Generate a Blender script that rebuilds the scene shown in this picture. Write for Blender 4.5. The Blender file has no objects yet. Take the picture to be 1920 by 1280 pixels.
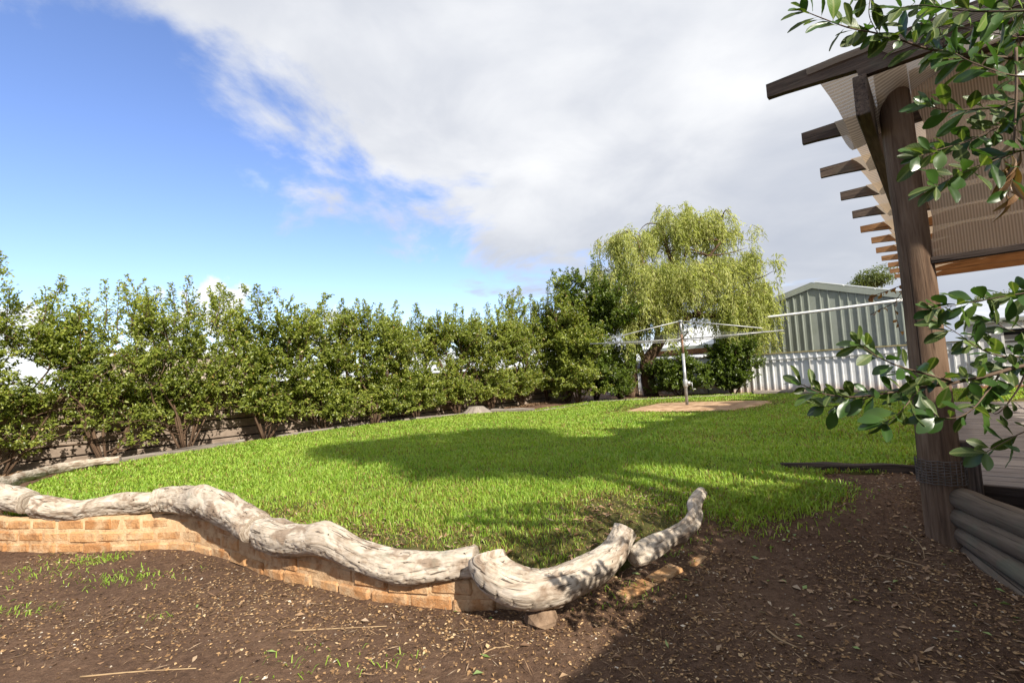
import bpy, math, random
import numpy as np
from mathutils import Vector, Matrix, noise as mnoise

# ------------------------------------------------------------------ camera, sky, sun, exposure
scene = bpy.context.scene
COL = scene.collection
EYE = np.array([0.0, 0.0, 1.2])
PITCH, ROLL, FPX = math.radians(3.85), math.radians(3.21), 907.0     # focal length for a 1920 px wide frame (17 mm)
_F = np.array([0, math.cos(PITCH), math.sin(PITCH)])
_U = np.array([0, -math.sin(PITCH), math.cos(PITCH)])
_R = np.array([1.0, 0, 0])
RIGHT = math.cos(ROLL) * _R - math.sin(ROLL) * _U
UP = math.sin(ROLL) * _R + math.cos(ROLL) * _U
cam = bpy.data.cameras.new('camera')
cam.sensor_width = 36.0
cam.lens = 36.0 * FPX / 1920.0
cam.clip_start, cam.clip_end = 0.05, 3000
cam_o = bpy.data.objects.new('camera', cam)
COL.objects.link(cam_o)
m = Matrix.Identity(4)
for i in range(3):
    m[i][0], m[i][1], m[i][2], m[i][3] = RIGHT[i], UP[i], -_F[i], EYE[i]
cam_o.matrix_world = m
scene.camera = cam_o

def ray(px, py):
    return _F + RIGHT * (px - 960) / FPX - UP * (py - 640) / FPX
def at(px, py, depth):
    """surveyed point: where the sight line meets the given distance ahead"""
    d = ray(px, py)
    return EYE + d * (depth / d[1])
def on(px, py, z):
    d = ray(px, py)
    return EYE + d * ((z - EYE[2]) / d[2])

SUN_EL, SUN_AZ = math.radians(37), math.radians(148)      # azimuth clockwise from +Y
sun_dir = np.array([math.sin(SUN_AZ) * math.cos(SUN_EL), math.cos(SUN_AZ) * math.cos(SUN_EL), math.sin(SUN_EL)])
sl = bpy.data.lights.new('sun', 'SUN')
sl.energy, sl.angle, sl.color = 4.3, math.radians(0.53), (1.0, 0.93, 0.82)
so = bpy.data.objects.new('sun', sl)
COL.objects.link(so)
so.rotation_euler = Vector(-sun_dir).to_track_quat('-Z', 'Y').to_euler()
scene.view_settings.view_transform = 'Standard'
scene.view_settings.look = 'None'
scene.view_settings.exposure = 1.0
scene.view_settings.gamma = 1.0
scene.view_settings.use_curve_mapping = False
scene.render.engine = 'CYCLES'
scene.cycles.max_bounces = 6
scene.cycles.diffuse_bounces = 3
scene.cycles.glossy_bounces = 2
scene.cycles.transmission_bounces = 4
scene.cycles.transparent_max_bounces = 8
scene.cycles.caustics_reflective = False
scene.cycles.caustics_refractive = False

# ------------------------------------------------------------------ node helpers
class NT:
    def __init__(self, tree):
        self.t = tree
        tree.nodes.clear()
    def n(self, kind, **kw):
        nd = self.t.nodes.new(kind)
        for k, v in kw.items():
            setattr(nd, k, v)
        return nd
    def link(self, a, b):
        self.t.links.new(a, b)
    def put(self, sock, v):
        if isinstance(v, bpy.types.NodeSocket):
            self.link(v, sock)
        elif isinstance(v, (tuple, list)) and len(v) == 3 and sock.type == 'RGBA':
            sock.default_value = (*v, 1)
        else:
            sock.default_value = v
    def math(self, op, a, b=0.0, c=0.0, clamp=False):
        nd = self.n('ShaderNodeMath', operation=op, use_clamp=clamp)
        self.put(nd.inputs[0], a); self.put(nd.inputs[1], b); self.put(nd.inputs[2], c)
        return nd.outputs[0]
    def vmath(self, op, a, b=(0, 0, 0)):
        nd = self.n('ShaderNodeVectorMath', operation=op)
        self.put(nd.inputs[0], a); self.put(nd.inputs[1], b)
        return nd.outputs['Value'] if op in ('DOT_PRODUCT', 'LENGTH') else nd.outputs[0]
    def noise(self, vec, scale, detail=4, rough=0.55, dist=0.0):
        nd = self.n('ShaderNodeTexNoise')
        if vec is not None:
            self.put(nd.inputs['Vector'], vec)
        nd.inputs['Scale'].default_value = scale
        nd.inputs['Detail'].default_value = detail
        nd.inputs['Roughness'].default_value = rough
        nd.inputs['Distortion'].default_value = dist
        return nd.outputs['Fac']
    def ramp(self, fac, stops, interp='LINEAR'):
        nd = self.n('ShaderNodeValToRGB')
        nd.color_ramp.interpolation = interp
        els = nd.color_ramp.elements
        while len(els) < len(stops):
            els.new(0.5)
        for e, (p, c) in zip(els, stops):
            e.position = p
            e.color = (*c, 1) if isinstance(c, tuple) else (c, c, c, 1)
        self.put(nd.inputs[0], fac)
        return nd.outputs[0]
    def mix(self, fac, a, b, mode='MIX'):
        nd = self.n('ShaderNodeMix', data_type='RGBA', blend_type=mode)
        self.put(nd.inputs[0], fac); self.put(nd.inputs[6], a); self.put(nd.inputs[7], b)
        return nd.outputs[2]
    def smooth(self, v, lo, hi, a=0.0, b=1.0):
        nd = self.n('ShaderNodeMapRange', interpolation_type='SMOOTHSTEP')
        self.put(nd.inputs[0], v)
        for i, x in enumerate((lo, hi, a, b)):
            self.put(nd.inputs[1 + i], x)
        return nd.outputs[0]
    def bump(self, h, strength=0.5, dist=0.01):
        nd = self.n('ShaderNodeBump')
        nd.inputs['Strength'].default_value = strength
        nd.inputs['Distance'].default_value = dist
        self.put(nd.inputs['Height'], h)
        return nd.outputs[0]
    def principled(self, color, rough=0.7, spec=0.4, metal=0.0, normal=None):
        nd = self.n('ShaderNodeBsdfPrincipled')
        self.put(nd.inputs['Base Color'], color)
        self.put(nd.inputs['Roughness'], rough)
        self.put(nd.inputs['Specular IOR Level'], spec)
        self.put(nd.inputs['Metallic'], metal)
        if normal is not None:
            self.link(normal, nd.inputs['Normal'])
        return nd.outputs[0]
    def out(self, sh):
        o = self.n('ShaderNodeOutputMaterial')
        self.link(sh, o.inputs[0])

def new_mat(name):
    mt = bpy.data.materials.new(name)
    mt.use_nodes = True
    return mt, NT(mt.node_tree)

# ------------------------------------------------------------------ sky with a cloud bank
world = bpy.data.worlds.new('World')
scene.world = world
world.use_nodes = True
w = NT(world.node_tree)
sky = w.n('ShaderNodeTexSky', sky_type='NISHITA')
sky.sun_disc = False
sky.sun_elevation, sky.sun_rotation = SUN_EL, SUN_AZ
sky.altitude, sky.air_density, sky.dust_density, sky.ozone_density = 50, 1.0, 0.15, 1.6
dirv = w.n('ShaderNodeTexCoord').outputs['Generated']
sepd = w.n('ShaderNodeSeparateXYZ'); w.link(dirv, sepd.inputs[0])
elev = sepd.outputs['Z']
den = w.math('ADD', w.math('MAXIMUM', elev, 0.0), 0.22)
pl = w.n('ShaderNodeCombineXYZ')
w.link(w.math('DIVIDE', sepd.outputs['X'], den), pl.inputs[0])
w.link(w.math('DIVIDE', sepd.outputs['Y'], den), pl.inputs[1])
e1, e2 = ray(0, 0), ray(960, 540)
nrm = np.cross(e1, e2); nrm /= np.linalg.norm(nrm)
if nrm @ ray(1300, 150) < 0:
    nrm = -nrm
side = w.vmath('DOT_PRODUCT', dirv, tuple(float(x) for x in nrm))
n_big = w.noise(pl.outputs[0], 1.5, 9, 0.58, 0.35)
n_soft = w.noise(pl.outputs[0], 0.9, 3, 0.5, 0.2)
cover = w.math('ADD', w.math('MULTIPLY', side, 2.6), w.math('MULTIPLY', w.math('SUBTRACT', n_big, 0.5), 2.3))
bank = w.smooth(cover, -0.10, 0.30)
# low cumulus along the horizon
n_cum = w.noise(dirv, 5.5, 7, 0.55, 0.1)
low = w.math('SUBTRACT', w.math('ADD', 0.02, w.math('MULTIPLY', w.math('SUBTRACT', n_cum, 0.36), 0.62)), elev)
cum = w.smooth(low, -0.004, 0.03)
# thin isolated scraps
n_scr = w.noise(pl.outputs[0], 2.3, 8, 0.6, 0.5)
scr = w.math('MULTIPLY', w.smooth(n_scr, 0.62, 0.76), 0.35)
shade = w.math('ADD', w.math('MULTIPLY', n_soft, 0.65), w.math('MULTIPLY', w.noise(pl.outputs[0], 2.6, 6, 0.55, 0.3), 0.35))
ccol = w.ramp(shade, [(0.32, (2.4, 2.58, 3.0)), (0.46, (3.1, 3.22, 3.5)), (0.60, (4.2, 4.25, 4.35))])
lowgrey = w.smooth(elev, 0.06, 0.42)
ccol = w.mix(lowgrey, w.mix(0.75, ccol, (2.1, 2.3, 2.7)), ccol)
skyc = w.mix(1.0, sky.outputs[0], (0.78, 0.80, 1.0), 'MULTIPLY')
c = w.mix(scr, skyc, (3.9, 4.2, 4.6))
c = w.mix(w.math('MULTIPLY', cum, 0.95), c, (4.7, 4.75, 4.8))
c = w.mix(bank, c, ccol)
bg = w.n('ShaderNodeBackground')
bg.inputs[1].default_value = 0.12
w.link(c, bg.inputs[0])
wo = w.n('ShaderNodeOutputWorld')
w.link(bg.outputs[0], wo.inputs[0])

# ------------------------------------------------------------------ materials
def coord(b, kind='Object'):
    return b.n('ShaderNodeTexCoord').outputs[kind]
def pos(b):
    return b.n('ShaderNodeNewGeometry').outputs['Position']
def island(b):
    return b.n('ShaderNodeNewGeometry').outputs['Random Per Island']
def objrand(b):
    return b.n('ShaderNodeObjectInfo').outputs['Random']
def attr(b, name, out='Vector'):
    return b.n('ShaderNodeAttribute', attribute_name=name).outputs[out]

def leaf_mat(name, stops, trans=0.42, rough=0.36, tcol=(1.5, 1.6, 0.7), spec=0.5):
    mt, b = new_mat(name)
    col = b.ramp(island(b), stops)
    col = b.mix(0.35, col, b.ramp(b.noise(pos(b), 1.3, 3), [(0.3, stops[0][1]), (0.7, stops[-2][1])]))
    p = b.principled(col, rough, spec)
    tr = b.n('ShaderNodeBsdfTranslucent')
    b.link(b.mix(1.0, col, tcol, 'MULTIPLY'), tr.inputs[0])
    ms = b.n('ShaderNodeMixShader')
    ms.inputs[0].default_value = trans
    b.link(p, ms.inputs[1]); b.link(tr.outputs[0], ms.inputs[2])
    b.out(ms.outputs[0])
    return mt

M = {}
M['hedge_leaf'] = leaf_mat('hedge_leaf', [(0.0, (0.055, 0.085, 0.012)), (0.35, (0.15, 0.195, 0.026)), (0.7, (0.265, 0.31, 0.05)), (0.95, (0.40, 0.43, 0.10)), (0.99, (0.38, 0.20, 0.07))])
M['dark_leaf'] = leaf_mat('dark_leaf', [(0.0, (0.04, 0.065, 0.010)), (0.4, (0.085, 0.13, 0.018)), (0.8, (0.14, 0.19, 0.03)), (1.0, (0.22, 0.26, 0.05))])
M['pepper_leaf'] = leaf_mat('pepper_leaf', [(0.0, (0.24, 0.28, 0.06)), (0.4, (0.38, 0.42, 0.11)), (0.75, (0.50, 0.53, 0.18)), (0.95, (0.57, 0.56, 0.24)), (1.0, (0.45, 0.34, 0.15))], 0.45, 0.5, (1.3, 1.35, 0.8))
M['far_leaf'] = leaf_mat('far_leaf', [(0.0, (0.08, 0.11, 0.03)), (0.5, (0.14, 0.17, 0.05)), (1.0, (0.2, 0.22, 0.07))], 0.3, 0.6)

def big_leaf(name, base, vein, trans=0.28):
    mt, b = new_mat(name)
    g = b.n('ShaderNodeSeparateXYZ'); b.link(coord(b, 'Object'), g.inputs[0])
    x = b.math('ABSOLUTE', g.outputs['X'])
    rib = b.smooth(x, 0.0008, 0.0028, 1.0, 0.0)
    veins = b.n('ShaderNodeTexWave', wave_type='BANDS', bands_direction='Y')
    veins.inputs['Scale'].default_value = 60.0
    v = b.n('ShaderNodeCombineXYZ')
    b.link(b.math('ADD', g.outputs['Y'], b.math('MULTIPLY', x, -0.9)), v.inputs[1])
    b.link(v.outputs[0], veins.inputs['Vector'])
    vv = b.smooth(veins.outputs['Fac'], 0.9, 1.0)
    c0 = b.mix(objrand(b), base, tuple(min(1, q * 1.9 + 0.01) for q in base))
    c0 = b.mix(b.math('MULTIPLY', b.smooth(b.noise(coord(b), 45, 5), 0.5, 0.75), 0.35), c0, (0.16, 0.20, 0.05))
    col = b.mix(b.math('MAXIMUM', b.math('MULTIPLY', rib, 0.75), b.math('MULTIPLY', vv, 0.22)), c0, vein)
    col = b.mix(b.smooth(b.noise(coord(b), 90, 2), 0.70, 0.74), col, (0.12, 0.08, 0.03))
    p = b.principled(col, 0.42, 0.32, 0, b.bump(b.math('ADD', vv, b.noise(coord(b), 70, 3)), 0.3, 0.001))
    tr = b.n('ShaderNodeBsdfTranslucent')
    b.link(b.mix(1.0, col, (1.6, 1.8, 0.6), 'MULTIPLY'), tr.inputs[0])
    ms = b.n('ShaderNodeMixShader'); ms.inputs[0].default_value = trans
    b.link(p, ms.inputs[1]); b.link(tr.outputs[0], ms.inputs[2])
    b.out(ms.outputs[0])
    return mt
M['big_leaf'] = big_leaf('glossy_leaf', (0.032, 0.052, 0.009), (0.19, 0.22, 0.08))
M['joined_leaf'] = leaf_mat('joined_leaf', [(0.0, (0.028, 0.062, 0.012)), (0.5, (0.04, 0.09, 0.018)), (0.85, (0.055, 0.12, 0.022)), (1.0, (0.10, 0.16, 0.03))], 0.28, 0.33)
M['pale_leaf'] = big_leaf('pale_leaf', (0.10, 0.16, 0.03), (0.35, 0.38, 0.16), 0.4)
M['rust_leaf'] = big_leaf('rust_leaf', (0.20, 0.085, 0.03), (0.35, 0.2, 0.08), 0.3)
M['dry_leaf'] = big_leaf('dry_leaf', (0.16, 0.085, 0.04), (0.30, 0.2, 0.1), 0.15)

def wood(name, dark, mid, light, fine=1.0, rough=0.8, bump=0.5, green=0.0, spec=0.25, pale_top=None):
    """timber: grain runs along z of the 'grain' attribute (metres)"""
    mt, b = new_mat(name)
    g = attr(b, 'grain')
    st = b.vmath('MULTIPLY', g, (1.0, 1.0, 0.06))
    streak = b.noise(st, 55 * fine, 6, 0.65, 0.6)
    broad = b.noise(b.vmath('MULTIPLY', g, (1, 1, 0.25)), 9 * fine, 4, 0.55, 0.4)
    k = b.math('ADD', b.math('MULTIPLY', streak, 0.6), b.math('MULTIPLY', broad, 0.5))
    col = b.ramp(k, [(0.34, dark), (0.50, mid), (0.72, light)])
    crack = b.smooth(b.noise(b.vmath('MULTIPLY', g, (1, 1, 0.02)), 38 * fine, 3, 0.5, 1.2), 0.33, 0.38, 1.0, 0.0)
    col = b.mix(b.math('MULTIPLY', crack, 0.75), col, tuple(q * 0.35 for q in dark))
    if green:
        col = b.mix(b.math('MULTIPLY', b.smooth(b.noise(g, 6, 4), 0.5, 0.7), green), col, (0.10, 0.15, 0.10))
    h = b.math('SUBTRACT', b.math('MULTIPLY', streak, 1.0), b.math('MULTIPLY', crack, 1.2))
    b.out(b.principled(col, rough, spec, 0, b.bump(h, bump, 0.006)))
    return mt
M['driftwood'] = None
M['post_wood'] = wood('weathered_post_timber', (0.035, 0.020, 0.012), (0.11, 0.066, 0.040), (0.21, 0.14, 0.09), 0.8, 0.85, 0.9)
M['rafter_wood'] = wood('dark_rafter_timber', (0.03, 0.020, 0.015), (0.075, 0.052, 0.038), (0.17, 0.12, 0.085), 1.0, green=0.15)
M['sunlit_wood'] = wood('sunlit_timber', (0.11, 0.05, 0.02), (0.24, 0.115, 0.045), (0.34, 0.18, 0.08), 1.0)  # pergola timber with warm sunlight put into its colour
M['sleeper_wood'] = wood('black_sleeper_timber', (0.015, 0.011, 0.009), (0.04, 0.028, 0.022), (0.09, 0.065, 0.05), 1.0, 0.9, 0.9)
M['grey_wood'] = wood('silver_grey_timber', (0.075, 0.06, 0.05), (0.18, 0.15, 0.125), (0.31, 0.27, 0.23), 1.0, 0.9, 0.9)
M['log_wood'] = wood('treated_log_timber', (0.045, 0.032, 0.022), (0.125, 0.092, 0.064), (0.20, 0.155, 0.11), 0.8, 0.85, 0.5, green=0.28)
M['deck_wood'] = wood('deck_timber', (0.11, 0.09, 0.08), (0.22, 0.19, 0.17), (0.33, 0.29, 0.26), 1.2, 0.75, 0.4)
M['bark'] = wood('brown_bark', (0.035, 0.021, 0.013), (0.09, 0.055, 0.033), (0.17, 0.11, 0.07), 1.0, 0.9, 0.9)
M['twig'] = wood('twig_bark', (0.05, 0.03, 0.02), (0.10, 0.065, 0.045), (0.17, 0.12, 0.08), 2.0, 0.8, 0.4)
M['straw'] = wood('dry_twig', (0.16, 0.10, 0.05), (0.30, 0.20, 0.11), (0.42, 0.31, 0.18), 2.0, 0.8, 0.3)

mt, b = new_mat('driftwood')
g = attr(b, 'grain')
gs = b.vmath('MULTIPLY', g, (1.0, 1.0, 0.16))
warp = b.noise(g, 5, 3, 0.5, 0.5)
streak = b.noise(gs, 30, 6, 0.6, 1.4)
swirl = b.noise(b.vmath('MULTIPLY', g, (1, 1, 0.45)), 10, 5, 0.55, 2.4)
patch = b.noise(b.vmath('MULTIPLY', g, (1, 1, 0.7)), 6.5, 5, 0.6, 1.0)
col = b.ramp(b.math('ADD', b.math('MULTIPLY', streak, 0.35), b.math('MULTIPLY', swirl, 0.65)),
             [(0.30, (0.17, 0.115, 0.075)), (0.42, (0.34, 0.28, 0.215)), (0.55, (0.46, 0.395, 0.32)), (0.72, (0.56, 0.505, 0.43))])
col = b.mix(b.math('MULTIPLY', b.smooth(patch, 0.49, 0.62), 0.75), col, (0.18, 0.12, 0.078))
col = b.mix(b.math('MULTIPLY', b.smooth(b.noise(g, 4.3, 5, 0.6, 0.5), 0.60, 0.72), 0.3), col, (0.20, 0.25, 0.20))
crack = b.smooth(b.noise(b.vmath('MULTIPLY', g, (1, 1, 0.10)), 21, 4, 0.55, 2.6), 0.34, 0.385, 1.0, 0.0)
col = b.mix(b.math('MULTIPLY', crack, 0.85), col, (0.04, 0.027, 0.018))
hole = b.n('ShaderNodeTexVoronoi'); hole.inputs['Scale'].default_value = 13
b.link(g, hole.inputs['Vector'])
hf = b.smooth(hole.outputs['Distance'], 0.05, 0.09, 1.0, 0.0)
col = b.mix(hf, col, (0.03, 0.02, 0.012))
h = b.math('SUBTRACT', b.math('ADD', b.math('MULTIPLY', swirl, 1.3), b.math('MULTIPLY', streak, 0.5)), b.math('ADD', b.math('MULTIPLY', crack, 0.6), hf))
b.out(b.principled(col, 0.8, 0.25, 0, b.bump(h, 0.5, 0.014)))
M['driftwood'] = mt

mt, b = new_mat('dirt')
p = pos(b)
n1 = b.noise(p, 1.3, 5, 0.6); n2 = b.noise(p, 26, 8, 0.7); n3 = b.noise(p, 140, 4, 0.7)
col = b.ramp(b.math('ADD', b.math('MULTIPLY', n2, 0.6), b.math('MULTIPLY', n1, 0.4)),
             [(0.34, (0.07, 0.040, 0.026)), (0.5, (0.145, 0.086, 0.055)), (0.66, (0.225, 0.14, 0.09))])
vor = b.n('ShaderNodeTexVoronoi'); vor.inputs['Scale'].default_value = 75; b.link(p, vor.inputs['Vector'])
speck = b.math('MULTIPLY', b.smooth(vor.outputs['Distance'], 0.10, 0.22, 1.0, 0.0), b.smooth(b.noise(p, 9, 3), 0.45, 0.62))
col = b.mix(b.math('MULTIPLY', speck, 0.7), col, (0.27, 0.19, 0.12))
col = b.mix(b.smooth(n3, 0.60, 0.75), col, (0.16, 0.11, 0.08))
h = b.math('ADD', b.math('MULTIPLY', n2, 1.0), b.math('MULTIPLY', n3, 0.5))
b.out(b.principled(col, 0.95, 0.15, 0, b.bump(h, 1.0, 0.03)))
M['dirt'] = mt

mt, b = new_mat('turf_soil')
p = pos(b)
col = b.ramp(b.noise(p, 18, 7, 0.65), [(0.3, (0.045, 0.04, 0.015)), (0.5, (0.075, 0.075, 0.022)), (0.7, (0.12, 0.09, 0.045))])
b.out(b.principled(col, 0.95, 0.1, 0, b.bump(b.noise(p, 60, 5), 0.8, 0.02)))
M['soil'] = mt

mt, b = new_mat('grass')
dry = attr(b, 'dry', 'Fac')
col = b.ramp(island(b), [(0.0, (0.11, 0.215, 0.02)), (0.4, (0.22, 0.365, 0.034)), (0.8, (0.33, 0.465, 0.06)), (1.0, (0.45, 0.52, 0.14))])
col = b.mix(0.3, col, b.ramp(b.noise(pos(b), 0.9, 4), [(0.35, (0.17, 0.32, 0.026)), (0.65, (0.38, 0.48, 0.07))]))
col = b.mix(dry, col, b.ramp(island(b), [(0.0, (0.16, 0.07, 0.03)), (0.5, (0.26, 0.14, 0.06)), (1.0, (0.38, 0.27, 0.12))]))
pr = b.principled(col, 0.5, 0.35)
tr = b.n('ShaderNodeBsdfTranslucent'); b.link(b.mix(1.0, col, (1.5, 1.5, 0.6), 'MULTIPLY'), tr.inputs[0])
ms = b.n('ShaderNodeMixShader'); ms.inputs[0].default_value = 0.38
b.link(pr, ms.inputs[1]); b.link(tr.outputs[0], ms.inputs[2]); b.out(ms.outputs[0])
M['grass'] = mt

mt, b = new_mat('litter')
col = b.ramp(island(b), [(0.0, (0.04, 0.024, 0.015)), (0.25, (0.13, 0.072, 0.034)), (0.55, (0.27, 0.16, 0.075)), (0.85, (0.42, 0.27, 0.135)), (0.97, (0.50, 0.37, 0.22)), (1.0, (0.55, 0.49, 0.40))])
b.out(b.principled(col, 0.85, 0.2))
M['litter'] = mt
M['green_litter'] = leaf_mat('green_litter', [(0.0, (0.16, 0.26, 0.05)), (0.5, (0.25, 0.36, 0.09)), (0.8, (0.36, 0.42, 0.18)), (1.0, (0.10, 0.17, 0.06))], 0.2, 0.5)
M['brown_litter'] = leaf_mat('brown_litter', [(0.0, (0.12, 0.06, 0.03)), (0.4, (0.26, 0.15, 0.08)), (0.7, (0.38, 0.25, 0.14)), (1.0, (0.46, 0.37, 0.27))], 0.1, 0.7, (1, 1, 1))
mt, b = new_mat('pebble')
b.out(b.principled(b.ramp(island(b), [(0, (0.12, 0.10, 0.085)), (0.6, (0.33, 0.26, 0.19)), (1, (0.62, 0.57, 0.48))]), 0.8, 0.3))
M['pebble'] = mt

mt, b = new_mat('sandy_brick')
o = coord(b); r = objrand(b)
pw = pos(b)
col = b.mix(r, (0.38, 0.185, 0.075), (0.53, 0.30, 0.14))
col = b.mix(b.smooth(b.noise(pw, 7, 6, 0.65), 0.42, 0.62), col, (0.53, 0.36, 0.21))
col = b.mix(b.math('MULTIPLY', b.smooth(b.noise(pw, 16, 5, 0.65, 0.6), 0.52, 0.66), 0.6), col, (0.26, 0.12, 0.05))
col = b.mix(b.math('MULTIPLY', b.smooth(b.noise(pw, 5, 5, 0.65, 0.4), 0.58, 0.70), 0.6), col, (0.16, 0.085, 0.045))
b.out(b.principled(col, 0.92, 0.15, 0, b.bump(b.math('ADD', b.noise(pw, 70, 6, 0.7), b.math('MULTIPLY', b.noise(pw, 18, 3), 1.2)), 0.8, 0.012)))
M['brick'] = mt
mt, b = new_mat('crumbling_mortar')
pw = pos(b)
col = b.ramp(b.noise(pw, 14, 6, 0.65), [(0.3, (0.30, 0.17, 0.085)), (0.5, (0.52, 0.34, 0.19)), (0.75, (0.62, 0.45, 0.28))])
b.out(b.principled(col, 0.95, 0.1, 0, b.bump(b.noise(pw, 60, 6, 0.7), 0.9, 0.012)))
M['mortar'] = mt

def simple(name, c0, c1, rough=0.6, spec=0.4, metal=0.0, scale=4, bump=0.2, dirt=None, z0=None):
    mt, b = new_mat(name)
    pw = pos(b)
    col = b.mix(b.smooth(b.noise(pw, scale, 6, 0.6), 0.35, 0.65), c0, c1)
    if dirt:
        sp = b.n('ShaderNodeSeparateXYZ'); b.link(pw, sp.inputs[0])
        lowf = b.smooth(b.math('ADD', sp.outputs['Z'], b.math('MULTIPLY', b.noise(pw, 7, 4), 0.35)), z0, z0 + 0.4, 1.0, 0.0)
        col = b.mix(b.math('MULTIPLY', lowf, 0.8), col, dirt)
    b.out(b.principled(col, rough, spec, metal, b.bump(b.noise(pw, scale * 9, 4), bump, 0.005)))
    return mt
M['concrete_board'] = simple('beige_fence_board', (0.19, 0.145, 0.11), (0.28, 0.22, 0.17), 0.9, 0.2, 0, 5, 0.5)
M['white_sheet'] = simple('white_painted_steel', (0.62, 0.63, 0.64), (0.72, 0.72, 0.71), 0.5, 0.4, 0, 3, 0.05, (0.46, 0.31, 0.19), 0.30)
M['grey_sheet'] = simple('grey_green_steel', (0.24, 0.265, 0.225), (0.275, 0.30, 0.26), 0.5, 0.4, 0, 2, 0.03)
M['grey_trim'] = simple('pale_green_trim', (0.25, 0.275, 0.235), (0.28, 0.305, 0.26), 0.5, 0.4, 0, 2, 0.03)
M['white_paint'] = simple('white_paint', (0.66, 0.66, 0.64), (0.78, 0.78, 0.76), 0.5, 0.4, 0, 6, 0.1)
M['lichen_cap'] = simple('lichen_stained_cap', (0.24, 0.20, 0.08), (0.36, 0.30, 0.17), 0.8, 0.2, 0, 8, 0.2)
M['zinc'] = simple('galvanised_steel', (0.28, 0.285, 0.285), (0.40, 0.405, 0.40), 0.5, 0.5, 0.5, 10, 0.1)
M['dull_zinc'] = simple('dull_zinc', (0.20, 0.205, 0.20), (0.27, 0.275, 0.265), 0.7, 0.3, 0.2, 10, 0.1)
M['rust'] = simple('rusty_steel', (0.17, 0.075, 0.035), (0.30, 0.20, 0.14), 0.8, 0.3, 0.2, 22, 0.4)
M['old_wire'] = simple('old_wire', (0.10, 0.085, 0.07), (0.16, 0.13, 0.11), 0.7, 0.3, 0.3, 20, 0.2)
M['roof_sheet'] = simple('pale_roof_steel', (0.58, 0.60, 0.62), (0.68, 0.69, 0.70), 0.45, 0.5, 0, 2, 0.03)
M['blue_roof'] = simple('blue_grey_roof', (0.34, 0.37, 0.42), (0.42, 0.45, 0.49), 0.5, 0.4, 0, 2, 0.03)
M['beige_wall'] = simple('beige_wall', (0.36, 0.30, 0.235), (0.42, 0.355, 0.285), 0.9, 0.2, 0, 2, 0.1)
M['cream_wall'] = simple('cream_wall', (0.62, 0.56, 0.46), (0.70, 0.64, 0.54), 0.9, 0.2, 0, 2, 0.1)
M['brick_wall'] = simple('orange_house_wall', (0.34, 0.17, 0.08), (0.42, 0.23, 0.12), 0.9, 0.2, 0, 6, 0.2)
M['dull_rock'] = simple('dull_rock', (0.13, 0.085, 0.055), (0.26, 0.18, 0.12), 0.95, 0.1, 0, 14, 0.8)
M['pad'] = simple('sandy_paving', (0.27, 0.165, 0.095), (0.46, 0.315, 0.20), 0.95, 0.1, 0, 5, 0.8)
M['dark'] = simple('dark_interior', (0.012, 0.012, 0.013), (0.02, 0.02, 0.022), 0.6, 0.3)
mt, b = new_mat('louvre_glass')
b.out(b.principled(b.mix(b.noise(pos(b), 5, 3), (0.13, 0.14, 0.14), (0.22, 0.23, 0.23)), 0.12, 0.6))
M['louvre'] = mt

mt, b = new_mat('shade_cloth')
g = attr(b, 'grain')
sg = b.n('ShaderNodeSeparateXYZ'); b.link(g, sg.inputs[0])
rib = b.n('ShaderNodeTexWave', wave_type='BANDS', bands_direction='X'); rib.inputs['Scale'].default_value = 23
rib.inputs['Distortion'].default_value = 0.15
b.link(g, rib.inputs['Vector'])
weave = b.noise(b.vmath('MULTIPLY', g, (1, 0.2, 1)), 260, 2)
tone = b.noise(g, 3.2, 5, 0.6)
col = b.mix(b.smooth(rib.outputs['Fac'], 0.35, 0.8), (0.30, 0.235, 0.175), (0.44, 0.36, 0.275))
col = b.mix(b.math('MULTIPLY', b.smooth(tone, 0.35, 0.7), 0.35), col, (0.48, 0.40, 0.31))
pr = b.principled(col, 0.85, 0.15, 0, b.bump(b.math('ADD', rib.outputs['Fac'], weave), 0.3, 0.002))
tr = b.n('ShaderNodeBsdfTranslucent'); b.link(b.mix(1.0, col, (1.5, 1.35, 1.15), 'MULTIPLY'), tr.inputs[0])
ms = b.n('ShaderNodeMixShader'); ms.inputs[0].default_value = 0.5
b.link(pr, ms.inputs[1]); b.link(tr.outputs[0], ms.inputs[2])
tp = b.n('ShaderNodeBsdfTransparent')
m2 = b.n('ShaderNodeMixShader')
b.put(m2.inputs[0], b.math('MULTIPLY', b.smooth(rib.outputs['Fac'], 0.15, 0.6, 0.20, 0.06), 1.0))
b.link(ms.outputs[0], m2.inputs[1]); b.link(tp.outputs[0], m2.inputs[2])
b.out(m2.outputs[0])
M['cloth'] = mt

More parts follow.
